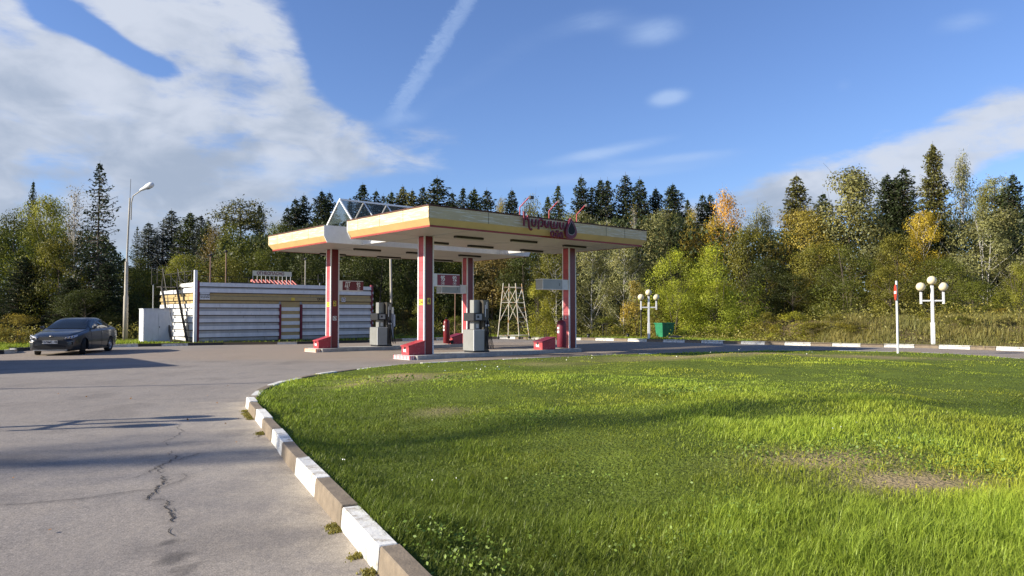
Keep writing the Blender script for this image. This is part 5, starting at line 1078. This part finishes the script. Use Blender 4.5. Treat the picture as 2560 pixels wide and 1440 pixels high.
TT=[
# left group
('d1',30,512,50,170,AL,'broad green tree at the far left edge above the golden bush'),
('s3',76,448,58,70,DG,'slender spruce whose bare tip rises above the yellow green birch at far left'),
('d4',108,480,47,190,YG,'yellow green birch at far left with bright sunlit leaves'),
('tw',180,452,50,130,RB,'nearly bare grey birch between the yellow green birch and the big dark spruce'),
('s4',243,400,45.5,185,DK,'tall open branched dark spruce standing left of the street lamp'),
('d2',150,590,45.5,190,OL,'olive brown tree below the bare birch at left'),
('s2',60,640,44,190,DK,'dark spruce low behind the golden bush at the left edge'),
('s2',175,690,43.5,170,DK,'shaded low spruce behind the roof of the parked car'),
('s2',265,650,44.5,150,DK,'shaded spruce just left of the street lamp pole'),
('d2',215,720,42.5,170,DG,'dark undergrowth tree between the parked car and the street lamp'),
('d3',345,640,52,110,AL,'mid green alder right of the street lamp pole'),
('d2',400,690,48,150,OL,'olive alder behind the empty steel frame'),
('d2',330,730,46,110,DG,'dark shrub tree right behind the street lamp'),
('s4',340,562,78,60,DG,'small ragged spruce just right of the street lamp on the skyline'),
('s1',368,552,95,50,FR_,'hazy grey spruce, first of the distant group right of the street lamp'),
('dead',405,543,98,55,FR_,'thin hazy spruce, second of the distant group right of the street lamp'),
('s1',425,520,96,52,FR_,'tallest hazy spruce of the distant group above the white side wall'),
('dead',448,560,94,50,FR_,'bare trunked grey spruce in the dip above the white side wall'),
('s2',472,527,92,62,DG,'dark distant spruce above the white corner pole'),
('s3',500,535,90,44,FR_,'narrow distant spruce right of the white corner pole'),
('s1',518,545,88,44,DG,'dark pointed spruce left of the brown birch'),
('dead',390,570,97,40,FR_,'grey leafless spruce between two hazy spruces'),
('b2',535,556,60,110,RB,'brown leaved birch above the left end of the siding'),
('d4',465,630,54,150,YG,'yellow green tree above the stair handrails'),
('s3',563,548,80,40,DK,'small black spruce tip left of the flat crowned pine'),
('p1',605,500,70,110,SG,'flat crowned pine above the tiled hut roof'),
('s3',646,508,84,38,DK,'lone thin spruce right of the flat crowned pine'),
('d1',600,560,58,170,AL,'rounded grey green alder left of the rusty vent pipes'),
('d2',560,640,52,170,OL,'olive tree behind the leftmost vent pipe'),
('d4',690,548,62,150,AL,'grey green birch above the cream sign board'),
('d2',660,620,54,180,AL,'green alder directly behind the cream sign board'),
('d1',760,625,52,170,DG,'dark green alder behind the pale vent pipe'),
('s1',716,512,76,44,DK,'first of the two spruces left of the far canopy roof corner',SK),
('s1',736,490,77,50,DK,'second of the two spruces left of the far canopy roof corner',SK),
('s1',757,481,78,54,DK,'broad spruce rising above the left canopy roof corner',SK),
('s2',802,472,74,64,DK,'tall spruce left of the glass gable, leaning against its twin',SK),
('s1',821,474,76,46,DK,'slim spruce just left of the glass gable peak',SK),
('s3',905,455,76,66,DK,'spruce standing behind the glass gable ridge, left part',SK),
('s3',873,490,90,28,DG,'tiny distant spruce tip just right of the gable peak',SK),
('s1',939,470,77,46,DK,'small spruce behind the middle of the glass gable',SK),
('s1',957,482,78,38,DK,'lesser spruce right behind the glass gable',SK),
('s2',978,474,75,50,DG,'spruce where the glass ridge meets the near canopy',SK),
('s2',1005,460,76,58,SG,'bushy spruce left of the near canopy corner',SK),
('s2',1030,470,74,54,SG,'rounded spruce just left of the near canopy corner',SK),
('s1',1056,460,80,44,DK,'spruce above the near canopy corner, left of the tallest one',SK),
('s1',1092,437,74,80,DK,'largest spruce above the left end of the near canopy edge',SK),
('s1',1130,474,78,46,DK,'short spruce right of the largest one above the canopy edge',SK),
('s3',1157,464,77,44,DK,'pointed spruce, left one of a close trio over the canopy',SK),
('s2',1186,466,75,56,DG,'bushy spruce, middle one of a close trio over the canopy',SK),
('s1',1217,468,77,56,DK,'broad spruce, right one of a close trio over the canopy',SK),
('s1',1280,468,76,56,DK,'solitary spruce left of the leftmost red floodlight',SK),
('d4',1258,486,80,60,GB,'pale yellowish birch tip left of the solitary spruce'),
('d1',1326,486,66,110,OL,'rounded olive tree behind the leftmost red floodlight'),
('s3',1396,458,82,42,DG,'thin spruce behind the middle red floodlight',SK),
('s3',1370,486,84,40,DG,'short spruce between the rounded olive tree and the thin spruce',SK),
('s1',1455,435,74,60,DK,'dark pointed spruce above the drop emblem',SK),
('s3',1480,462,84,36,DK,'small spruce between two tall ones right of the drop emblem',SK),
('s2',1503,443,74,60,DK,'dense spruce right of the drop emblem, left of the tallest',SK),
('s1',1521,442,76,44,DK,'spruce with a twin tip right of the drop emblem',SK),
('s1',1566,429,74,64,DK,'tallest spruce over the right half of the near canopy',SK),
('s1',1602,440,73,66,DK,'spruce over the right end of the near canopy',SK),
('s2',1641,465,74,56,DK,'squat spruce beyond the right end of the near canopy',SK),
('s2',1685,455,72,74,DK,'wide dark spruce above the left side of the bright willow',SK),
('s3',1722,494,80,36,DG,'faint small spruce right of the wide dark one',SK),
('s1',1759,480,74,44,DK,'left of two slim spruces beside the orange tree',SK),
('s1',1779,480,74,48,DK,'right of two slim spruces beside the orange tree',SK),
# centre broadleaves
('d4',1440,520,60,160,GG,'grey green birch behind the middle of the lettering'),
('d4',1515,545,57,150,GG,'grey green birch above the drop emblem, in front of the spruces'),
('tw',1588,500,58,80,GB,'thin leafed pale birch above the right end of the near canopy'),
('d2',1650,520,58,170,GG,'wide grey green tree behind the right tip of the canopy'),
('d3',1735,520,60,80,GB,'golden brown young tree left of the orange tree'),
('b2',1815,462,60,110,OR,'tall orange autumn tree rising above the bright willow'),
('b2',1790,530,58,120,YE,'yellow lower growth at the foot of the orange tree'),
('d1',1900,512,62,120,GG,'pale grey green tree right of the orange tree'),
('d2',1870,560,55,140,OL,'olive tree behind the right shoulder of the bright willow'),
('s1',1996,432,62,76,SG,'lone tall spruce between the orange tree and the big silver aspen',SK),
('s1',2062,478,66,60,DK,'dark spruce left of the big silver aspen',SK),
('d2',2000,515,56,190,GB,'golden olive tree below the lone tall spruce'),
('d5',2132,412,54,200,GG,'big silver green aspen with a pointed top'),
('d2',2060,600,50,190,OL,'olive tree at the foot of the big silver aspen'),
('s2',2225,430,60,70,DK,'dense black spruce, left of a pair near the tallest spruce',SK),
('s2',2245,436,60,60,DK,'dense black spruce, middle of three near the tallest spruce',SK),
('s1',2266,412,59,70,DK,'pointed spruce just left of the tallest spruce',SK),
('s2',2341,352,56,190,SG,'tallest brownish green spruce in the picture, at right'),
('b1',2411,364,58,95,GG,'tall drooping silver birch right of the tallest spruce'),
('d3',2462,458,66,60,OL,'yellowish tree right of the silver birch'),
('p1',2492,440,68,70,GG,'pale pine near the right edge of the skyline'),
('s1',2540,428,64,64,DK,'dark spruce at the right edge of the skyline',SK),
('s2',2515,475,66,70,DG,'lower spruce left of the dark spruce at the right edge',SK),
('d4',2310,520,51,150,YE,'yellow autumn tree below the tallest spruce'),
('d2',2250,580,49,160,OL,'olive tree left of the yellow autumn tree'),
('w2',2470,505,48,330,GG,'wide grey green willow at the right edge with pale branches'),
('d2',2350,640,45,170,AL,'dark green tree behind the right globe lamp'),
('w1',2120,606,46,260,AL,'large rounded green willow left of the no entry sign'),
('d2',2230,660,43.5,150,OL,'olive bush tree right behind the no entry sign'),
('w1',2545,650,40,150,YG,'bright yellow green bush at the right edge of the picture'),
('d2',2430,700,42,160,AL,'dark leafy bush right of the right globe lamp'),
# behind the canopy
('d2',870,560,56,170,DG,'dark green alder behind the left rear column'),
('d1',950,590,53,170,DG,'dark alder seen under the canopy behind the farther dispenser'),
('d2',1040,600,54,160,DG,'dark shaded tree seen under the canopy left of the near column'),
('d1',1120,600,55,150,AL,'green tree seen under the canopy above the maroon price sign'),
('d3',1230,600,54,150,RB,'reddish brown tree behind the scaffold tower, left part'),
('d1',1310,600,52,150,DG,'dark green tree behind the scaffold tower, right part'),
('d4',1390,610,50,150,OL,'birch with pale stems seen left of the right front column'),
('d4',1480,600,50,160,GG,'grey green birch just right of the right front column'),
('d4',1560,600,49,150,GG,'grey green birch between the right column and the bright willow'),
('w1',1692,612,47,235,BW,'bright green willow, left half of the pair by the green container'),
('w1',1785,600,47.5,255,BW,'bright green willow, taller right half of the pair by the green container'),
('w1',1688,690,45.5,215,BW,'low bright willow growth right behind the green container'),
('w1',1795,690,45.5,215,BW,'low bright willow growth right of the green container'),
('d2',1915,640,50,130,DG,'dark tree in the hollow right of the bright willow'),
('d2',1985,680,48,150,DG,'dark shaded tree left of the large rounded green willow'),
# bushes
('u1',45,784,36,210,GB,'golden brown bush at the left edge beside the parked car'),
('u2',-60,790,37,160,GB,'golden brown bush at the left end, partly out of the picture'),
('u2',1365,775,44.5,110,YG,'yellow green bush between the scaffold and the right front column'),
('u1',1345,700,47,130,YG,'yellowish sapling clump behind the scaffold tower ladder side'),
('u1',1080,690,49,130,AL,'sunlit green bush seen under the canopy right of the near column'),
('u2',1010,775,47,90,RB,'brownish bush behind the slim pale pole'),
('u1',1055,765,46.5,100,YG,'light green bush left of the nearest column'),
('u2',1590,700,45.5,120,GB,'orange brown bush behind the globe lamp by the container'),
('u2',1640,760,44,90,OL,'olive low bush right behind the globe lamp by the container'),
('u1',1520,790,44.5,130,AL,'low green bush behind the short black bollards'),
('u1',1985,778,39.5,170,YG,'light green low bush at the foot of the dark hollow'),
('u2',1915,780,40.5,150,OL,'olive low bush right of the bright willow'),
('u2',2085,785,38.5,150,OL,'olive low bush left of the dead branches'),
('u1',1140,790,48,110,AL,'low green bush behind the rods by the kerb'),
('u1',1240,800,47.5,120,DG,'low dark bush left behind the scaffold tower'),
('u2',940,780,50,90,RB,'brown bush partly behind the farther dispenser'),
('u1',2030,805,38.2,150,OL,'low olive bush by the kerb left of the dead branches'),
('u2',2370,770,40,150,OL,'olive brown shrub on the bank behind the right globe lamp'),
('u1',2480,760,39,160,AL,'green shrub along the top of the dry bank at right'),
('u2',2150,815,37.5,120,OL,'olive bush at the foot of the large rounded green willow'),
('u1',2400,790,36,110,AL,'green bush low on the dry bank just right of the right globe lamp'),
('u2',2500,770,38,120,GB,'tawny bush low on the dry bank at the right edge'),
('u2',2300,790,38,110,YG,'yellowish bush left of the right globe lamp post'),
]
for t in TT: tree(*t[:7],group=(t[7] if len(t)>7 else None))
# unseen: one tree shadows road and lawn, alders added to shade the left trees
for i,(x,y,h,l) in enumerate([(-40.5,-2.3,23,'very tall bare tree far left behind the photographer'),(-46,42.5,15,'unseen leafy alder added beyond the left edge to shade the verge trees'),(-48,50,16,'unseen spreading alder added for shade beyond the left edge, north of its neighbour'),(-50,58,17,'unseen spreading alder added for shade, farthest back beyond the left edge')]):
    T=empty('tree' if i!=0 else 'bare_tree',(x,y,0),i*2.,l,'tree')
    for nm,me in zip(('trunk','crown'),PR[('tw','w1','w1','w1')[i]]): o=obj(nm,me,T); o.scale=(h/10*(.7 if i==0 else 1),)*2+(h/10,); o.color=(*AL,1)
# dead branches heap
def brush():
    c=g2(2200,845,.13); r=np.random.default_rng(3); mb=MB()
    for k in range(26):
        a=r.uniform(-2.,2.); l=r.uniform(1.,2.8); x0=c[0]+r.uniform(-1.8,1.8); y0=c[1]+2+r.uniform(0,1.2); e=np.array([math.cos(a)*l*.5*np.sign(r.uniform(-1,1)),r.uniform(-.5,.5),abs(math.sin(a))*l*.6+.25])
        p=np.array([x0,y0,.2]); mb.tube([tuple(p),tuple(p+e*.5+np.array([0,0,.12])),tuple(p+e)],[.03,.02,.008],4)
        for _ in range(2): w=p+e*r.uniform(.4,.9); mb.tube([tuple(w),tuple(w+r.normal(size=3)*.35)],[.014,.005],3)
    tag(mb.build('dead_branches',mat('dead_wood',(.30,.26,.20),.9,var=.2)),'heap of pale dead branches on the verge left of the no entry sign','branches')
brush()
def setcol(o,c): o.color=(*c,1); return o
def thicket():
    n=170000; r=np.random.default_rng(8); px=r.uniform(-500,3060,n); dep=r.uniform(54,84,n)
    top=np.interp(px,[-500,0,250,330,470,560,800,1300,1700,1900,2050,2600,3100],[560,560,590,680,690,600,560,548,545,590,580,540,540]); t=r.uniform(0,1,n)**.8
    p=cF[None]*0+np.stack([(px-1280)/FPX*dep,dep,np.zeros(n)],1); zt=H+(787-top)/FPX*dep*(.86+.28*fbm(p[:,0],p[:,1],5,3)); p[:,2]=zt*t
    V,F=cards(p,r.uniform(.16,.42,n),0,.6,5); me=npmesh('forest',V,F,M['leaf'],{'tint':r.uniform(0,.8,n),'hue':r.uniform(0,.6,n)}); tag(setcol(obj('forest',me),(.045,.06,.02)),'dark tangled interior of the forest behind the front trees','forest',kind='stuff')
thicket()
def undergrowth():
    n=60000; r=np.random.default_rng(9); B=FARR; c=np.array([0.,8.]); o=B-c; o/=np.linalg.norm(o,axis=1)[:,None]; k=r.integers(8,len(B)-8,n); d=1.6+r.uniform(0,1,n)**1.2*9
    xy=B[k]+o[k]*d[:,None]+r.normal(size=(n,2))*.2; left=(xy[:,0]<-7)&(xy[:,0]>-16.6)&(xy[:,1]<46); m=~left&((xy[:,0]<12)|(r.random(n)<.8))&((xy[:,0]>-7)|(d>5)); xy=xy[m]; d=d[m]; n=len(xy)
    hh=(.15+.9*sstep(d,1.5,6))*(.3+1.1*fbm(xy[:,0],xy[:,1],1.6,5)); z=terrain_z(xy[:,0],xy[:,1],d)+hh*r.uniform(0,1,n); V,F=cards(np.c_[xy,z],r.uniform(.07,.17,n),0,.5,6)
    me=npmesh('undergrowth',V,F,M['leaf'],{'tint':r.uniform(0,1,n),'hue':np.clip(fbm(xy[:,0],xy[:,1],2,7)*1.5-.2,0,1)}); tag(setcol(obj('undergrowth',me),(.17,.17,.045)),'weedy green and brown undergrowth at the foot of the trees','undergrowth',kind='stuff')
undergrowth()
def blades(P,z,hgt,wid,lean,seed,m,tint,hue,name,lab,cat,col,wind=(.35,.12)):
    n=len(P); r=np.random.default_rng(seed); a=r.uniform(0,2*np.pi,n); d=np.stack([np.cos(a),np.sin(a)],1); s=np.stack([-d[:,1],d[:,0]],1)
    b=d*(lean*hgt*r.uniform(.2,1.3,n))[:,None]+np.array(wind)*(hgt*.35)[:,None]; w=(wid*r.uniform(.7,1.3,n))[:,None]
    v0=np.c_[P-s*w/2,z]; v1=np.c_[P+s*w/2,z]; v2=np.c_[P+b*.38+s*w*.42,z+hgt*.62]; v3=np.c_[P+b*.38-s*w*.42,z+hgt*.62]; v4=np.c_[P+b,z+hgt*.97]
    V=np.stack([v0,v1,v2,v3,v4],1).reshape(-1,3); i=np.arange(n)*5; F=np.concatenate([np.stack([i,i+1,i+2],1),np.stack([i,i+2,i+3],1),np.stack([i+3,i+2,i+4],1)])
    me=npmesh(name,V,F,m,{'tint':np.tile(tint,3),'hue':np.tile(hue,3)}); return tag(setcol(obj(name,me),col),lab,cat,kind='stuff')
M['blade']=leafmat('grass_blades',.45,.8,(1.5,1.15,1.0))
def lawngrass():
    n=430000; r=np.random.default_rng(31); rad=np.exp(r.uniform(math.log(2.6),math.log(33),n)); az=r.uniform(-32,46,n); P=np.stack([rad*np.sin(np.radians(az)),rad*np.cos(np.radians(az))],1)
    ok=inpoly(P,LAWNR); P=P[ok]; rad=rad[ok]; d=distpoly(P,LAWNR); k=d>.13; P,rad,d=P[k],rad[k],d[k]; dr=dry(P); k=r.random(len(P))>dr*.92; P,rad,d,dr=P[k],rad[k],d[k],dr[k]
    n=len(P); z=lawn_z(P,d)-.008; f1=fbm(P[:,0],P[:,1],.9,41,3); f2=fbm(P[:,0],P[:,1],.28,43,2); f3=fbm(P[:,0],P[:,1],4.5,47,2)
    nr=1-sstep(d,.4,3.6); h=(.03+.075*f1*f1*1.6+.035*(f2>.62)*f2)*(1+.35*nr)*(1-.5*dr)*r.uniform(.55,1.35,n)*(.75+.5*(f3>.5)); h*=.64+.42*sstep(P[:,1],9,4); h*=1-.45*sstep(P[:,1],10,16)
    w=np.maximum(.0042,rad*.00072)*r.uniform(.8,1.3,n); tint=np.clip(.5+(f1-.5)*.9+(f3-.5)*.9+r.uniform(-.33,.33,n)-.36*nr*(P[:,1]<15)*(P[:,1]>3.5),0,1)
    hue=np.clip(.18+(fbm(P[:,0],P[:,1],2.2,53,3)-.45)*1.2+dr*.8+.12*sstep(P[:,1],15,24)+r.uniform(-.15,.15,n)-.25*nr,0,1)
    blades(P,z,h,w,.95,33,M['blade'],tint,hue,'grass','fresh green uneven lawn grass','grass',(.232,.300,.034),(.16,.06))
lawngrass()
def bank():
    n=60000; r=np.random.default_rng(35); B=FARR; c=np.array([0.,8.]); o=B-c; o/=np.linalg.norm(o,axis=1)[:,None]; sel=np.where((B[:,0]>14.5)&(B[:,1]>12))[0]; k=r.choice(sel,n); d=.35+r.uniform(0,1,n)*8.5
    P=B[k]+o[k]*d[:,None]+r.normal(size=(n,2))*.2; z=terrain_z(P[:,0],P[:,1],d)-.02; f=fbm(P[:,0],P[:,1],1.3,61,3); h=(.10+.45*sstep(d,.3,2.5)*sstep(f,.3,.7))*r.uniform(.4,1.2,n)
    blades(P,z,h,np.full(n,.022),.5,37,M['blade'],np.clip(f+r.uniform(-.35,.35,n),0,1),np.clip(.1+.75*fbm(P[:,0],P[:,1],1.6,65,3)+r.uniform(-.3,.3,n),0,1),'dry_grass','tall dry grass and weeds on the bank behind the right globe lamp','grass',(.17,.175,.055))
bank()
def vergegrass():
    n=42000; r=np.random.default_rng(36); B=FARR; c=np.array([0.,8.]); o=B-c; o/=np.linalg.norm(o,axis=1)[:,None]; sel=np.where((B[:,1]>20)&(B[:,0]<12))[0]; k=r.choice(sel,n); d=.35+r.uniform(0,1,n)**1.3*5
    P=B[k]+o[k]*d[:,None]+r.normal(size=(n,2))*.1; q=(P-BO)@np.stack([bX,bY],1); ok=~((q[:,0]>-1.2)&(q[:,0]<LX+.1)&(q[:,1]>-.15))&~((q[:,0]>-.5)&(q[:,0]<LX+1)&(r.random(len(P))<.85))&(distpoly(P,FARR)>.3); P,d=P[ok],d[ok]; n=len(P); z=terrain_z(P[:,0],P[:,1],d)-.02
    blades(P,z,.06+.14*fbm(P[:,0],P[:,1],1.,71)*r.uniform(.3,1.3,n),np.full(n,.03),.6,38,M['blade'],r.uniform(.1,.9,n),r.uniform(0,.5,n),'verge_grass','short green grass on the verge below the trees','grass',(.20,.27,.03))
vergegrass()
def weeds():
    # clumps of broad leaves in the lawn, small pale flowers, tufts along the kerb foot
    r=np.random.default_rng(51); spots=[(1140,1330,26),(1060,1300,12),(1200,1400,22),(2120,1165,40),(2330,1190,40),(2250,1160,25),(980,960,14),(1130,965,10),(1460,1180,16),(1800,1270,20),(2480,1210,30),(1900,1165,30),(1700,1000,25),(1320,1060,18),(1700,1340,30)]
    C=[]
    for px,py,nn in spots:
        c=g2(px,py,.12); k=nn*9; C.append(c+r.normal(size=(k,2))*np.array([.32,.22])*min(1,c[1]/8+.2))
    P=np.concatenate(C); d=distpoly(P,LAWNR); k=(d>.12)&inpoly(P,LAWNR); P,d=P[k],d[k]; z=lawn_z(P,d)+r.uniform(.02,.11,len(P)); V,F=cards(np.c_[P,z],r.uniform(.02,.045,len(P))*np.clip(P[:,1]/8,.8,1.6),.45,.6,7)
    tag(setcol(obj('weeds',npmesh('weeds',V,F,M['leaf'],{'tint':r.uniform(.2,1,len(P)),'hue':r.uniform(0,.4,len(P))})),(.13,.19,.035)),'broad leaved weeds and clover in the lawn','weeds',kind='stuff')
    sp=[(1420,905,12,.8),(1220,950,12,.5),(1110,1208,4,.1),(860,1183,3,.03),(1085,935,6,.4),(2100,1150,4,.3),(1900,900,10,1.2)]; C=[]
    for px,py,nn,s in sp: c=g2(px,py,.12); C.append(c+r.normal(size=(nn,2))*s)
    P=np.concatenate(C); d=distpoly(P,LAWNR); k=(d>.12)&inpoly(P,LAWNR); P,d=P[k],d[k]; z=lawn_z(P,d)+.16; V,F=cards(np.c_[P,z],np.clip(P[:,1]*.0022,.012,.03),.0,1.,9)
    tag(obj('small_flowers',npmesh('small_flowers',V,F,mat('white_petals',(.8,.8,.74),.8,var=.02))),'scattered tiny white flowers in the lawn','flowers',kind='stuff')
    # kerb foot tufts on the road side
    K=resample(catmull(near,6),.05); t=np.gradient(K,axis=0); t/=np.linalg.norm(t,axis=1)[:,None]; nn=np.stack([-t[:,1],t[:,0]],1); m=fbm(K[:,0],K[:,1],.35,77,3)>.69; Kk=K[m]; N_=nn[m]; j=r.integers(0,len(Kk),5000); P=Kk[j]+N_[j]*(np.abs(r.normal(size=(5000,1)))*.03+.012)+r.normal(size=(5000,2))*np.array([.012,.03])
    blades(P,np.full(5000,.0),r.uniform(.006,.022,5000),np.full(5000,.009),.9,39,M['blade'],r.uniform(.0,.7,5000),r.uniform(.2,1,5000),'kerb_moss','tufts of moss and grass along the foot of the near kerb','moss',(.20,.21,.05),(0,0))
weeds()
def leaves_road():
    r=np.random.default_rng(60); n=70; P=np.stack([r.uniform(-9,1,n),r.uniform(3.5,16,n)],1); P=P[~inpoly(P,LAWNR)]; z=np.full(len(P),.022); V,F=cards(np.c_[P,z],r.uniform(.02,.045,len(P)),.95,.7,11)
    tag(setcol(obj('fallen_leaves',npmesh('fallen_leaves',V,F,M['leaf'],{'tint':r.uniform(0,1,len(P)),'hue':r.uniform(.4,1,len(P))})),(.22,.13,.06)),'a few dry leaves and grit scattered on the road','leaves',kind='stuff')
leaves_road()
